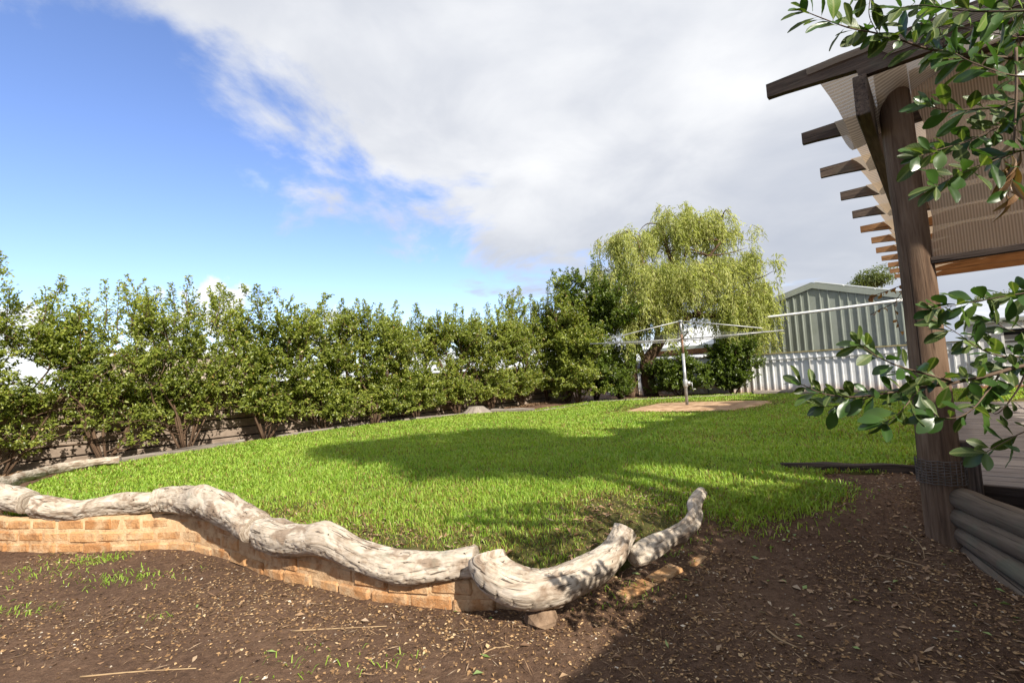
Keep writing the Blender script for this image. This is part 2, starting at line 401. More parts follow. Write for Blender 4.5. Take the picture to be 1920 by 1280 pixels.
# ------------------------------------------------------------------ mesh helpers
ORI = {}
def mesh_obj(name, verts, faces, mat, parent=None, smooth=False, attrs=None, tris=None):
    """verts in world metres; one mesh object, stored relative to its thing's origin"""
    verts = np.asarray(verts, dtype=np.float64)
    org = np.zeros(3) if parent is None else ORI[parent.name]
    me = bpy.data.meshes.new(name)
    v = (verts - org).astype(np.float32)
    if tris is not None or isinstance(faces, np.ndarray):
        fa = faces if tris is None else tris
        k = fa.shape[1]
        me.vertices.add(len(v)); me.vertices.foreach_set('co', v.ravel())
        me.loops.add(fa.size); me.loops.foreach_set('vertex_index', fa.astype(np.int32).ravel())
        me.polygons.add(len(fa))
        me.polygons.foreach_set('loop_start', (np.arange(len(fa)) * k).astype(np.int32))
        me.update(calc_edges=True)
    else:
        me.from_pydata([tuple(map(float, p)) for p in v], [], faces)
        me.update()
    if smooth:
        me.polygons.foreach_set('use_smooth', [True] * len(me.polygons))
    for an, (kind, data) in (attrs or {}).items():
        a = me.attributes.new(an, kind, 'POINT')
        a.data.foreach_set('vector' if kind == 'FLOAT_VECTOR' else 'value', np.asarray(data, dtype=np.float32).ravel())
    if mat is not None:
        me.materials.append(M[mat])
    ob = bpy.data.objects.new(name, me)
    COL.objects.link(ob)
    if parent is not None:
        ob.parent = parent
    ORI[ob.name] = org
    return ob

def thing(name, label, cat, loc, group=None):
    o = bpy.data.objects.new(name, None)
    COL.objects.link(o)
    o.empty_display_size = 0.1
    o.location = [float(q) for q in loc]
    ORI[o.name] = np.array([float(q) for q in loc])
    tag(o, label, cat, group)
    return o
def tag(o, label=None, cat=None, group=None, kind=None):
    if label: o['label'] = label
    if cat: o['category'] = cat
    if group: o['group'] = group
    if kind: o['kind'] = kind
    return o

class MB:
    def __init__(self):
        self.v, self.f, self.g, self.n = [], [], [], 0
    def add(self, verts, faces, grain=None):
        self.v.extend(verts)
        self.g.extend(grain if grain is not None else verts)
        self.f.extend([tuple(i + self.n for i in f) for f in faces])
        self.n += len(verts)
        return self
    def box(self, o, ax, ay, az, seed=0.0, bev=0.0):
        """box from corner o along three edge vectors; grain along the longest edge"""
        o, ax, ay, az = (np.asarray(q, float) for q in (o, ax, ay, az))
        L = [np.linalg.norm(q) for q in (ax, ay, az)]
        order = np.argsort(L)
        if bev > 0:
            mb_pts, mb_f = bevel_box(L, bev)
            u = [ax / L[0], ay / L[1], az / L[2]]
            vs = [o + u[0] * p[0] + u[1] * p[1] + u[2] * p[2] for p in mb_pts]
            gr = [np.array([p[order[0]], p[order[1]], p[order[2]]]) + seed for p in mb_pts]
            return self.add(vs, mb_f, gr)
        vs, gr = [], []
        for i in (0, 1):
            for j in (0, 1):
                for k in (0, 1):
                    vs.append(o + ax * i + ay * j + az * k)
                    p = (i * L[0], j * L[1], k * L[2])
                    gr.append(np.array([p[order[0]], p[order[1]], p[order[2]]]) + seed)
        fs = [(0, 1, 3, 2), (4, 6, 7, 5), (0, 4, 5, 1), (2, 3, 7, 6), (0, 2, 6, 4), (1, 5, 7, 3)]
        if np.dot(np.cross(ax, ay), az) < 0:
            fs = [f[::-1] for f in fs]
        return self.add(vs, fs, gr)
    def tube(self, pts, rad, sides=8, cap=True, seed=0.0):
        pts = [np.asarray(p, float) for p in pts]
        n = len(pts)
        rad = [rad] * n if np.isscalar(rad) else rad
        t0 = pts[1] - pts[0]
        ref = np.array([0, 0, 1.0]) if abs(t0[2]) < 0.9 * np.linalg.norm(t0) else np.array([1.0, 0, 0])
        vs, gr, fs, ln = [], [], [], 0.0
        for i in range(n):
            t = pts[min(i + 1, n - 1)] - pts[max(i - 1, 0)]
            t = t / (np.linalg.norm(t) + 1e-9)
            s = np.cross(t, ref); s /= np.linalg.norm(s) + 1e-9
            q = np.cross(s, t); ref = q
            if i: ln += np.linalg.norm(pts[i] - pts[i - 1])
            for k in range(sides):
                a = 2 * math.pi * k / sides
                d = s * math.cos(a) + q * math.sin(a)
                vs.append(pts[i] + d * rad[i])
                gr.append(np.array([math.cos(a) * rad[i], math.sin(a) * rad[i], ln]) + seed)
        for i in range(n - 1):
            for k in range(sides):
                k2 = (k + 1) % sides
                fs.append((i * sides + k, i * sides + k2, (i + 1) * sides + k2, (i + 1) * sides + k))
        if cap:
            fs.append(tuple(range(sides))[::-1])
            fs.append(tuple((n - 1) * sides + k for k in range(sides)))
        return self.add(vs, fs, gr)
    def build(self, name, mat, parent=None, smooth=False):
        return mesh_obj(name, self.v, self.f, mat, parent, smooth, {'grain': ('FLOAT_VECTOR', np.array(self.g))})

def bevel_box(L, c):
    """box with chamfered edges, 24 vertices"""
    lx, ly, lz = L
    c = min(c, lx * 0.3, ly * 0.3, lz * 0.3)
    P, idx = [], {}
    for i in (0, 1):
        for j in (0, 1):
            for k in (0, 1):
                for a in range(3):
                    p = [(c, lx - c)[i], (c, ly - c)[j], (c, lz - c)[k]]
                    p[a] = (0, (lx, ly, lz)[a])[(i, j, k)[a]]
                    idx[(i, j, k, a)] = len(P); P.append(tuple(p))
    Fs = []
    def quad(ids):
        pts = [np.array(P[i]) for i in ids]
        nn = np.cross(pts[1] - pts[0], pts[2] - pts[0])
        if np.dot(nn, sum(pts) / len(pts) - np.array([lx, ly, lz]) / 2) < 0:
            ids = ids[::-1]
        Fs.append(tuple(ids))
    for a in range(3):
        o1, o2 = [q for q in range(3) if q != a]
        for s in (0, 1):
            ids = []
            for u, v in ((0, 0), (1, 0), (1, 1), (0, 1)):
                t = [0, 0, 0]; t[a] = s; t[o1] = u; t[o2] = v
                ids.append(idx[(*t, a)])
            quad(ids)
        for u in (0, 1):
            for v in (0, 1):
                t0 = [0, 0, 0]; t1 = [0, 0, 0]
                t0[a], t1[a] = 0, 1
                t0[o1] = t1[o1] = u; t0[o2] = t1[o2] = v
                quad([idx[(*t0, o1)], idx[(*t1, o1)], idx[(*t1, o2)], idx[(*t0, o2)]])
    for i in (0, 1):
        for j in (0, 1):
            for k in (0, 1):
                quad([idx[(i, j, k, 0)], idx[(i, j, k, 1)], idx[(i, j, k, 2)]])
    return P, Fs

def catmull(P, per=8):
    P = [np.asarray(p, float) for p in P]
    Q = [2 * P[0] - P[1]] + P + [2 * P[-1] - P[-2]]
    out = []
    for i in range(1, len(Q) - 2):
        for s in range(per):
            t = s / per
            a, b2, c2, d = Q[i - 1], Q[i], Q[i + 1], Q[i + 2]
            out.append(0.5 * (2 * b2 + (c2 - a) * t + (2 * a - 5 * b2 + 4 * c2 - d) * t * t + (3 * b2 - a - 3 * c2 + d) * t ** 3))
    out.append(P[-1])
    return out

def vnoise(x, y, seed=0):
    """smooth value noise on arrays"""
    x0, y0 = np.floor(x).astype(np.int64), np.floor(y).astype(np.int64)
    fx, fy = x - x0, y - y0
    fx, fy = fx * fx * (3 - 2 * fx), fy * fy * (3 - 2 * fy)
    def hsh(i, j):
        n = (i * 374761393 + j * 668265263 + seed * 974711) & 0x7fffffff
        n = ((n ^ (n >> 13)) * 1274126177) & 0x7fffffff
        return ((n ^ (n >> 16)) & 0xffff) / 65535.0
    return (hsh(x0, y0) * (1 - fx) + hsh(x0 + 1, y0) * fx) * (1 - fy) + (hsh(x0, y0 + 1) * (1 - fx) + hsh(x0 + 1, y0 + 1) * fx) * fy
def fbm(x, y, seed=0, octv=4):
    s, a = 0, 0.5
    for k in range(octv):
        s = s + a * (vnoise(x * 2 ** k, y * 2 ** k, seed + k) - 0.5)
        a *= 0.5
    return s
def S(t):
    t = np.clip(t, 0, 1)
    return t * t * (3 - 2 * t)

YAW = math.radians(41.7)
D1 = np.array([math.sin(YAW), math.cos(YAW), 0.0])        # the yard's long direction, away from the camera
D2 = np.array([D1[1], -D1[0], 0.0])                       # across the yard, to the right and nearer
Z = np.array([0, 0, 1.0])

# ------------------------------------------------------------------ ground
def inside(x, y, poly):
    x, y = np.asarray(x, float), np.asarray(y, float)
    r = np.zeros(x.shape, bool)
    n = len(poly)
    for i in range(n):
        x1, y1 = poly[i]; x2, y2 = poly[(i + 1) % n]
        cnd = ((y1 > y) != (y2 > y)) & (x < (x2 - x1) * (y - y1) / (y2 - y1 + 1e-12) + x1)
        r ^= cnd
    return r
def seg_dist(x, y, pts, closed=False):
    best = np.full(np.shape(x), 1e9)
    k = len(pts) if closed else len(pts) - 1
    for i in range(k):
        a, c2 = np.array(pts[i][:2]), np.array(pts[(i + 1) % len(pts)][:2])
        d = c2 - a
        t = np.clip(((x - a[0]) * d[0] + (y - a[1]) * d[1]) / (d @ d + 1e-12), 0, 1)
        best = np.minimum(best, np.hypot(x - a[0] - t * d[0], y - a[1] - t * d[1]))
    return best

FRONT = [(-4.9, 4.75), (-4.45, 4.15), (-3.9, 4.02), (-3.2, 3.98), (-2.65, 3.92), (-2.1, 3.62), (-1.55, 3.22), (-1.15, 3.0), (-0.8, 2.82), (-0.3, 2.70),
         (0.08, 2.62), (0.42, 2.70), (0.66, 2.92), (0.85, 3.05), (1.10, 3.22), (1.28, 3.42)]
RIGHTE = [(1.28, 3.42), (1.6, 3.52), (1.95, 3.6), (2.35, 3.8), (2.55, 4.15), (3.0, 4.05), (3.35, 4.2)]
LAWN = FRONT + RIGHTE[1:] + [(4.1, 4.9), (7.2, 8.5), (8.2, 8.6), (13.0, 9.6), (11.6, 11.0), (9.5, 12.7), (7.6, 14.3), (5.3, 14.6), (3.7, 14.75), (2.3, 14.6),
        (0.45, 12.75), (-1.5, 12.3), (-3.0, 11.3), (-4.1, 10.0), (-4.9, 8.8), (-5.5, 7.9), (-5.75, 7.0), (-5.85, 6.3), (-5.6, 5.6)]

def gz(x, y):
    z = 0.12 * S((y - 4.4) / 1.6) + 0.20 * S((x - 0.35) / 0.9) * S((y - 2.75) / 0.95) * (1 - S((y - 4.4) / 1.6)) + 0.08 * S((y - 4.4) / 1.6) * S((x + 2.0) / 3.0)
    z = z + 0.05 * S((y - 2.2) / 0.6) * S((x + 0.4) / 0.6) * (1 - S((x - 0.9) / 0.5)) * (1 - S((y - 2.9) / 0.5))
    return z
def ground_z(x, y):
    near = np.exp(-((x / 9) ** 2 + (y / 9) ** 2))
    return gz(x, y) + near * (0.05 * fbm(x * 1.1, y * 1.1, 3, 4) + 0.045 * fbm(x * 7, y * 7, 9, 4) + 0.012 * fbm(x * 30, y * 30, 19, 2))

def axis(lo, hi, step, far, grow=1.22):
    a = list(np.arange(lo, hi, step))
    s, left, right = step, [lo], [a[-1]]
    while right[-1] < far:
        s *= grow; right.append(right[-1] + s)
    s = step
    while left[-1] > -far:
        s *= grow; left.append(left[-1] - s)
    return np.array(left[:0:-1] + a + right[1:])
ax, ay = axis(-5.2, 4.6, 0.028, 600), axis(1.2, 5.2, 0.028, 600)
gx, gy = np.meshgrid(ax, ay)
zz = ground_z(gx, gy)
inl = inside(gx, gy, LAWN) & (seg_dist(gx, gy, LAWN, True) > 0.25)
zz = np.where(inl, np.minimum(zz, 0.08), zz)
nx, ny = len(ax), len(ay)
ii = (np.arange(ny - 1)[:, None] * nx + np.arange(nx - 1)[None]).ravel()
gf = np.stack([ii, ii + 1, ii + nx + 1, ii + nx], 1)
tag(mesh_obj('ground', np.stack([gx.ravel(), gy.ravel(), zz.ravel()], 1), gf, 'dirt', None, True), kind='structure')

def lawn_z(x, y):
    base = 0.245 + 0.03 * fbm(x * 0.7, y * 0.7, 21, 3)
    dr = seg_dist(x, y, RIGHTE)
    z = base * S(dr / 0.7) + (1 - S(dr / 0.7)) * np.minimum(base, gz(x, y) + 0.025)
    df = seg_dist(x, y, FRONT[9:])
    lo_ = 0.10 + 0.05 * S((x - 0.2) / 0.9)
    return z * S((df + 0.10) / 0.45) + (1 - S((df + 0.10) / 0.45)) * np.minimum(z, lo_)
lx, ly = np.meshgrid(np.arange(-6.2, 13.4, 0.045), np.arange(2.4, 15.2, 0.045))
lm = inside(lx, ly, LAWN)
lz = lawn_z(lx, ly)
ny2, nx2 = lx.shape
ids = np.arange(nx2 * ny2).reshape(ny2, nx2)
ok = lm[:-1, :-1] | lm[1:, :-1] | lm[:-1, 1:] | lm[1:, 1:]
allin = lm[:-1, :-1] & lm[1:, :-1] & lm[:-1, 1:] & lm[1:, 1:]
wx = sorted([(-5.2, 4.9)] + [(-4.75, 4.35), (-4.22, 4.02), (-3.23, 3.87), (-2.61, 3.80), (-2.08, 3.52), (-1.56, 3.14), (-1.17, 2.92), (-0.83, 2.73), (-0.36, 2.60), (-0.06, 2.545)])
back = np.interp(lx, [p[0] for p in wx], [p[1] for p in wx]) + 0.085 < ly
behind = back[:-1, :-1] & back[1:, :-1] & back[:-1, 1:] & back[1:, 1:]
near_ = (lx[:-1, :-1] < 0.0) & (ly[:-1, :-1] < 4.6)
ok = np.where(near_, behind & (lx[:-1, :-1] > -4.9), ok)
lm = lm | ((lx < 0.1) & (ly < 4.7) & back)
lf = np.stack([ids[:-1, :-1][ok], ids[:-1, 1:][ok], ids[1:, 1:][ok], ids[1:, :-1][ok]], 1)
lz = np.where(lm, lz, lz - 0.22)
used = np.unique(lf); rm = np.full(nx2 * ny2, -1); rm[used] = np.arange(len(used))
tag(mesh_obj('lawn', np.stack([lx.ravel(), ly.ravel(), lz.ravel()], 1)[used], rm[lf], 'soil', None, True), kind='structure')

PAD = [(2.25, 10.75), (3.3, 12.2), (3.9, 12.45), (5.1, 11.95), (6.0, 11.2), (4.6, 9.75), (4.2, 9.6), (3.2, 10.05)]
pc = np.mean(PAD, 0)
pts = catmull([np.array([*p, 0.0]) for p in PAD + PAD[:1]], 6)[:-1]
rim = [np.array([p[0] + 0.10 * mnoise.noise((p[0] * 3, p[1] * 3, 0)), p[1] + 0.10 * mnoise.noise((p[0] * 3, p[1] * 3, 7)), 0.262]) for p in pts]
mbp = MB()
nr = len(rim)
mbp.add([np.array([pc[0], pc[1], 0.285])] + [np.array([pc[0], pc[1], 0]) * 0.15 + p * 0.85 + np.array([0, 0, 0.04]) for p in rim] + [p - np.array([0, 0, 0.03]) for p in rim],
        [(0, 1 + k, 1 + (k + 1) % nr) for k in range(nr)] + [(1 + k, 1 + nr + k, 1 + nr + (k + 1) % nr, 1 + (k + 1) % nr) for k in range(nr)])
tag(mbp.build('paving', 'pad', None, True), kind='structure')

# ------------------------------------------------------------------ grass
rng = np.random.default_rng(11)
def grass_points():
    out = []
    bands = [(2.4, 4.2, 8600), (4.2, 6.0, 5400), (6.0, 8.5, 3100), (8.5, 11.5, 1800), (11.5, 18.5, 1100)]
    for r0, r1, dens in bands:
        n = int(dens * (20 * 13))
        x = rng.uniform(-6.2, 13.4, n); y = rng.uniform(2.4, 15.1, n)
        r = np.hypot(x, y)
        k = (r >= r0) & (r < r1) & (np.abs(x) < 1.15 * y + 0.6)
        x, y = x[k], y[k]
        k = inside(x, y, LAWN)
        x, y = x[k], y[k]
        out.append(np.stack([x, y], 1))
    return np.concatenate(out)
gp = grass_points()
# a soft, ragged lawn edge that runs out over the dirt on the right
extra = []
for i in range(9000):
    t = rng.uniform(0, 1) * (len(RIGHTE) - 4)
    k = int(t); f = t - k
    p = np.array(RIGHTE[k]) * (1 - f) + np.array(RIGHTE[k + 1]) * f
    extra.append(p + np.array([rng.normal(0.02, 0.10), rng.normal(-0.02, 0.12)]))
gp = np.concatenate([gp, np.array(extra)])
x, y = gp[:, 0], gp[:, 1]
dpad = seg_dist(x, y, PAD, True)
bare = fbm(x * 1.7, y * 1.7, 40, 4) + 0.5
front = np.exp(-(seg_dist(x, y, FRONT[6:14]) / 0.75) ** 2)
wear = np.clip(front * 0.72 + (bare - 0.5) * 2.6 * front, 0, 0.93)
wear = np.maximum(wear, 0.5 * np.exp(-(seg_dist(x, y, PAD, True) / 0.35) ** 2))
clump = fbm(x * 5.5, y * 5.5, 77, 3) + 0.5
keep = (rng.uniform(0, 1, len(x)) > wear * 0.62) & (~(inside(x, y, PAD) & (dpad > 0.05 + 0.5 * np.abs(fbm(x * 2.3, y * 2.3, 13, 4))))) & (rng.uniform(0, 1, len(x)) < 0.55 + clump * 0.9)
keep &= ~((seg_dist(x, y, FRONT[:10]) < 0.05))
x, y, wear, clump = x[keep], y[keep], wear[keep], clump[keep]
n = len(x)
r = np.hypot(x, y)
# narrow kikuyu blades, wider grouping far off
hgt = (0.022 + 0.040 * rng.uniform(0, 1, n) ** 1.3) * (0.55 + 0.9 * clump) * (1 - 0.6 * wear)
hgt *= np.where(r > 9, 0.8, 1.0)
wid = 0.0027 * (1 + 0.26 * np.clip(r - 3, 0, 12)) * rng.uniform(0.7, 1.3, n)
az = rng.uniform(0, 2 * math.pi, n)
lean = rng.uniform(0.15, 1.0, n) * hgt * 1.1
z0 = np.maximum(lawn_z(x, y), ground_z(x, y)) - 0.008
z0 = np.where(inside(x, y, LAWN), lawn_z(x, y) - 0.006, ground_z(x, y) - 0.006)
dx, dy = np.cos(az), np.sin(az)
a2 = az + rng.normal(math.pi / 2, 0.5, n)
sx, sy = np.cos(a2) * wid, np.sin(a2) * wid
V = np.empty((n, 5, 3))
V[:, 0] = np.stack([x - sx, y - sy, z0], 1)
V[:, 1] = np.stack([x + sx, y + sy, z0], 1)
mx, my, mz = x + dx * lean * 0.35, y + dy * lean * 0.35, z0 + hgt * 0.62
V[:, 2] = np.stack([mx + sx * 0.8, my + sy * 0.8, mz], 1)
V[:, 3] = np.stack([mx - sx * 0.8, my - sy * 0.8, mz], 1)
V[:, 4] = np.stack([x + dx * lean, y + dy * lean, z0 + hgt * rng.uniform(0.75, 1.0, n)], 1)
base = np.arange(n)[:, None] * 5
tri = np.concatenate([base + np.array([[0, 1, 2]]), base + np.array([[0, 2, 3]]), base + np.array([[3, 2, 4]])], 0)
dryv = (rng.uniform(0, 1, n) < 0.09 + wear * 0.75 + 0.25 * np.clip(fbm(x * 0.8, y * 0.8, 91, 4) * 2.2, 0, 1)) * rng.uniform(0.6, 1.0, n)
print('grass blades', n)
tag(mesh_obj('lawn_grass', V.reshape(-1, 3), tri, 'grass', None, False, {'dry': ('FLOAT', np.repeat(dryv, 5))}),
    'short green kikuyu grass covering the raised lawn', 'grass', kind='stuff')

# ------------------------------------------------------------------ brick retaining wall under the driftwood
WALL = [(-4.75, 4.35), (-4.22, 4.02), (-3.23, 3.87), (-2.61, 3.80), (-2.08, 3.52), (-1.56, 3.14), (-1.17, 2.92), (-0.83, 2.73), (-0.36, 2.60), (-0.06, 2.545)]
wp = catmull([np.array([*p, 0.0]) for p in WALL], 24)
cum_l = np.concatenate([[0], np.cumsum([np.linalg.norm(wp[i + 1] - wp[i]) for i in range(len(wp) - 1)])])
def wall_at(s):
    i = int(np.clip(np.searchsorted(cum_l, s) - 1, 0, len(wp) - 2))
    f = (s - cum_l[i]) / (cum_l[i + 1] - cum_l[i])
    p = wp[i] * (1 - f) + wp[i + 1] * f
    a = wp[min(i + 2, len(wp) - 1)] - wp[max(i - 1, 0)]
    return p, a / np.linalg.norm(a)
wall = thing('retaining_wall', 'low curved wall of sandy orange bricks under the driftwood logs', 'wall', (-2.3, 3.65, 0))
BL, BH, BD = 0.232, 0.080, 0.105
brick_meshes = []
random.seed(4)
for vnt in range(5):
    P, Fs = bevel_box((BL, BD, BH), 0.006 + 0.003 * vnt)
    me = bpy.data.meshes.new('brick')
    me.from_pydata([(p[0] - BL / 2 + random.uniform(-.004, .004), p[1] + random.uniform(-.003, .003), p[2] + random.uniform(-.003, .003)) for p in P], [], Fs)
    me.materials.append(M['brick'])
    brick_meshes.append(me)
total = cum_l[-1]
for course in range(3):
    s = 0.06 + (0.12 if course % 2 else 0.0)
    while s < total - (0.10 if course < 2 else 0.42):
        p, t = wall_at(s)
        nrm2 = np.array([t[1], -t[0], 0])                  # out of the wall, towards the dirt
        o = bpy.data.objects.new('brick', random.choice(brick_meshes))
        COL.objects.link(o)
        o.parent = wall
        zt = -0.02 + course * 0.091 + 0.006 * math.sin(s * 2.1)
        q = p + nrm2 * (0.0 + random.uniform(-0.004, 0.006) + 0.012 * (1.5 - course) / 2) + Z * (zt + random.uniform(-0.003, 0.003))
        o.location = q - ORI[wall.name]
        o.rotation_euler = (random.uniform(-0.02, 0.02), random.uniform(-0.015, 0.015), math.atan2(t[1], t[0]) + random.uniform(-0.02, 0.02))
        o.scale = (random.uniform(0.96, 1.02), 1, random.uniform(0.97, 1.03))
        s += 0.243
# mortar bed and backfill behind the brick faces
mb = MB()
ns = 90
prof = [(0.012, -0.15), (0.004, 0.10), (0.000, 0.255), (-0.03, 0.262), (-0.07, 0.255), (-0.07, -0.15)]
vs, gr, fs = [], [], []
for i in range(ns):
    s = total * i / (ns - 1)
    p, t = wall_at(s)
    n2 = np.array([t[1], -t[0], 0])
    for (dn, zv) in prof:
        jit = 0.008 * mnoise.noise((s * 9, zv * 20, 1.0))
        zv = zv if zv < 0 or s < total - 0.5 else zv * 0.62
        vs.append(p - n2 * 0.008 + n2 * (dn + jit) + Z * (zv + jit))
for i in range(ns - 1):
    for k in range(len(prof) - 1):
        a0 = i * len(prof) + k
        fs.append((a0, a0 + 1, a0 + len(prof) + 1, a0 + len(prof)))
mb.add(vs, fs)
mb.build('mortar', 'mortar', wall, True)

# loose brick edging on the far side of the forked log
edge_b = thing('brick_edging', 'row of half buried orange bricks beside the short driftwood branch', 'edging', (0.85, 2.85, 0.1))
for k in range(3):
    f = (k - 0.1) / 2
    p = np.array([0.62, 2.60, 0.0]) * (1 - f) + np.array([1.03, 2.90, 0.0]) * f
    p[2] = float(ground_z(np.array([p[0]]), np.array([p[1]]))[0]) - 0.066
    o = bpy.data.objects.new('brick', brick_meshes[k % 5]); COL.objects.link(o); o.parent = edge_b
    o.location = p - ORI[edge_b.name]; o.rotation_euler = (0.03 * (k % 2), -0.05, math.atan2(0.41, 0.57) + 0.04 * ((k % 3) - 1)); o.scale = (0.97, 0.95, 1.0)

# ------------------------------------------------------------------ driftwood logs
def driftwood(name, label, cp, sides=64, per=18, lump=0.16, seed=0, knots=(), mat='driftwood', group=None, tilt0=None, tilt1=None):
    P = [np.array([*c[0], c[1] * 0.93]) for c in cp]
    path = catmull(P, per)
    n = len(path)
    t0 = path[1][:3] - path[0][:3]
    ref = np.array([0, 0, 1.0])
    vs, gr, fs, ln = [], [], [], 0.0
    cen = np.mean([p[:3] for p in path], 0)
    for i in range(n):
        t = path[min(i + 1, n - 1)][:3] - path[max(i - 1, 0)][:3]
        t /= np.linalg.norm(t)
        s = np.cross(t, ref); s /= np.linalg.norm(s)
        q = np.cross(s, t)
        if i: ln += np.linalg.norm(path[i][:3] - path[i - 1][:3])
        R = path[i][3]
        tw = ln * 1.6
        for k in range(sides):
            a = 2 * math.pi * k / sides
            ca, sa = math.cos(a), math.sin(a)
            nz = mnoise.noise((ca * 1.1 + seed * 7.3, sa * 1.1, ln * 3.2 + seed)) * 1.0
            nz2 = mnoise.noise((math.cos(a + tw) * 2.6 + seed, math.sin(a + tw) * 2.6, ln * 4.5)) * 0.45
            nz3 = abs(mnoise.noise((math.cos(a + tw) * 6.0 + seed, math.sin(a + tw) * 6.0, ln * 6))) * 0.35
            nz4 = mnoise.noise((math.cos(a + tw) * 9 + seed * 2, math.sin(a + tw) * 9, ln * 2.2 + 0.8 * nz))
            groove = -0.12 * max(0.0, 1 - abs(nz4) / 0.085) - 0.02 * abs(mnoise.noise((math.cos(a + tw) * 17, math.sin(a + tw) * 17 + seed, ln * 5)))
            rr = R * (1 + 1.25 * lump * (nz + nz2 - nz3) + groove + 0.07 * math.cos(2 * a + tw * 0.8 + seed) + 0.035 * math.cos(3 * a - tw + seed * 2))
            for (kl, ka, kr, kh) in knots:
                d2 = ((ln - kl) / kr) ** 2 + (((a - ka + math.pi) % (2 * math.pi) - math.pi) * R / kr) ** 2
                rr += kh * math.exp(-d2 * 1.5)
            vs.append(path[i][:3] + (s * ca + q * sa) * rr)
            gr.append(np.array([math.cos(a) * R * 1.3 + seed * 3.1, math.sin(a) * R * 1.3, ln]))
    for i in range(n - 1):
        for k in range(sides):
            k2 = (k + 1) % sides
            fs.append((i * sides + k, i * sides + k2, (i + 1) * sides + k2, (i + 1) * sides + k))
    # sawn ends, slightly rounded in
    for end, i in ((0, 0), (1, n - 1)):
        tt = path[1][:3] - path[0][:3] if end == 0 else path[-1][:3] - path[-2][:3]
        tt = tt / np.linalg.norm(tt) * (-1 if end == 0 else 1)
        c0 = path[i][:3]
        ring = list(range(i * sides, i * sides + sides))
        prev = None
        for sc, off in ((1.0, 0.0), (0.97, 0.004), (0.5, 0.006)):
            st = len(vs)
            for k in range(sides):
                vs.append(c0 + (np.array(vs[ring[k]]) - c0) * sc + tt * off)
                gr.append(np.array([math.cos(k) * 0.01 + seed, sc * 0.3, sc * 2.0]))
            cur = list(range(st, st + sides))
            for k in range(sides if prev else 0):
                k2 = (k + 1) % sides
                f = (prev[k], prev[k2], cur[k2], cur[k])
                fs.append(f if end else f[::-1])
            prev = cur
        fs.append(tuple(prev) if end else tuple(prev[::-1]))
    ob = mesh_obj(name, np.array(vs) - cen, fs, mat, None, True, {'grain': ('FLOAT_VECTOR', np.array(gr))})
    ob.location = cen
    ORI[ob.name] = cen
    tag(ob, label, 'log', group)
    return ob
def cpx(L):
    """(px, py, distance, radius) control points -> world"""
    return [(at(px, py, d), rr) for px, py, d, rr in L]
GL = 'driftwood logs edging the lawn'
driftwood('driftwood_log', 'slim weathered grey branch at the lawn corner beside the board fence',
          cpx([(222, 862, 6.75, 0.055), (160, 869, 6.5, 0.062), (102, 879, 6.15, 0.066), (50, 893, 5.6, 0.065), (8, 906, 5.1, 0.075), (-30, 915, 4.75, 0.08)]), seed=1, lump=0.2, group=GL)
driftwood('driftwood_log', 'stubby curved grey log at the leftmost bend of the brick wall',
          cpx([(-130, 905, 4.75, 0.10), (-80, 918, 4.35, 0.105), (-20, 926, 4.15, 0.108), (20, 934, 4.08, 0.108), (55, 942, 4.03, 0.104)]), seed=2, lump=0.12, group=GL)
driftwood('driftwood_log', 'slender pale log with a pointed nub sagging over the brick wall',
          cpx([(68, 948, 4.0, 0.094), (100, 953, 3.98, 0.094), (140, 957, 3.95, 0.086), (180, 951, 3.95, 0.080), (220, 945, 3.94, 0.086), (258, 944, 3.92, 0.094), (288, 938, 3.9, 0.078), (303, 925, 3.92, 0.05)]),
          seed=3, lump=0.14, group=GL)
driftwood('driftwood_log', 'thick humped grey log arching over the bend in the brick wall',
          cpx([(298, 941, 3.85, 0.104), (318, 937, 3.84, 0.112), (352, 938, 3.78, 0.118), (394, 946, 3.64, 0.125), (432, 961, 3.48, 0.128), (464, 980, 3.33, 0.120), (483, 992, 3.24, 0.112)]),
          seed=4, lump=0.13, knots=((0.52, 1.2, 0.12, 0.025),), group=GL)
driftwood('driftwood_log', 'longest wavy pale grey log lying on the brick wall',
          cpx([(497, 1000, 3.18, 0.118), (530, 1011, 3.08, 0.116), (575, 1012, 2.98, 0.105), (625, 1014, 2.88, 0.098), (668, 1035, 2.80, 0.094), (715, 1054, 2.73, 0.096), (765, 1064, 2.68, 0.095), (820, 1062, 2.66, 0.090), (866, 1056, 2.64, 0.090), (893, 1053, 2.63, 0.092)]),
          seed=5, lump=0.13, knots=((0.12, 2.0, 0.1, 0.02), (0.55, 1.6, 0.1, 0.02)), group=GL)
driftwood('driftwood_log', 'elbow shaped pale log with a sawn stub and upturned end',
          cpx([(914, 1042, 2.50, 0.094), (920, 1064, 2.47, 0.102), (940, 1086, 2.43, 0.108), (982, 1104, 2.39, 0.106), (1030, 1102, 2.40, 0.100), (1075, 1085, 2.46, 0.094), (1118, 1064, 2.55, 0.090), (1150, 1036, 2.64, 0.076), (1166, 1006, 2.70, 0.066), (1172, 992, 2.72, 0.066)]),
          seed=6, lump=0.11, knots=((0.42, 4.6, 0.05, 0.03),), group=GL)
driftwood('driftwood_log', 'short crooked brown branch pointing from the dirt into the lawn',
          cpx([(1188, 1046, 2.66, 0.052), (1206, 1036, 2.70, 0.066), (1234, 1020, 2.76, 0.062), (1264, 1003, 2.82, 0.052), (1292, 985, 2.90, 0.052), (1303, 964, 3.0, 0.044), (1301, 947, 3.08, 0.042), (1310, 930, 3.18, 0.038), (1316, 922, 3.25, 0.036)]),
          seed=7, lump=0.18, knots=((0.35, 5.0, 0.05, 0.02),), group=GL)
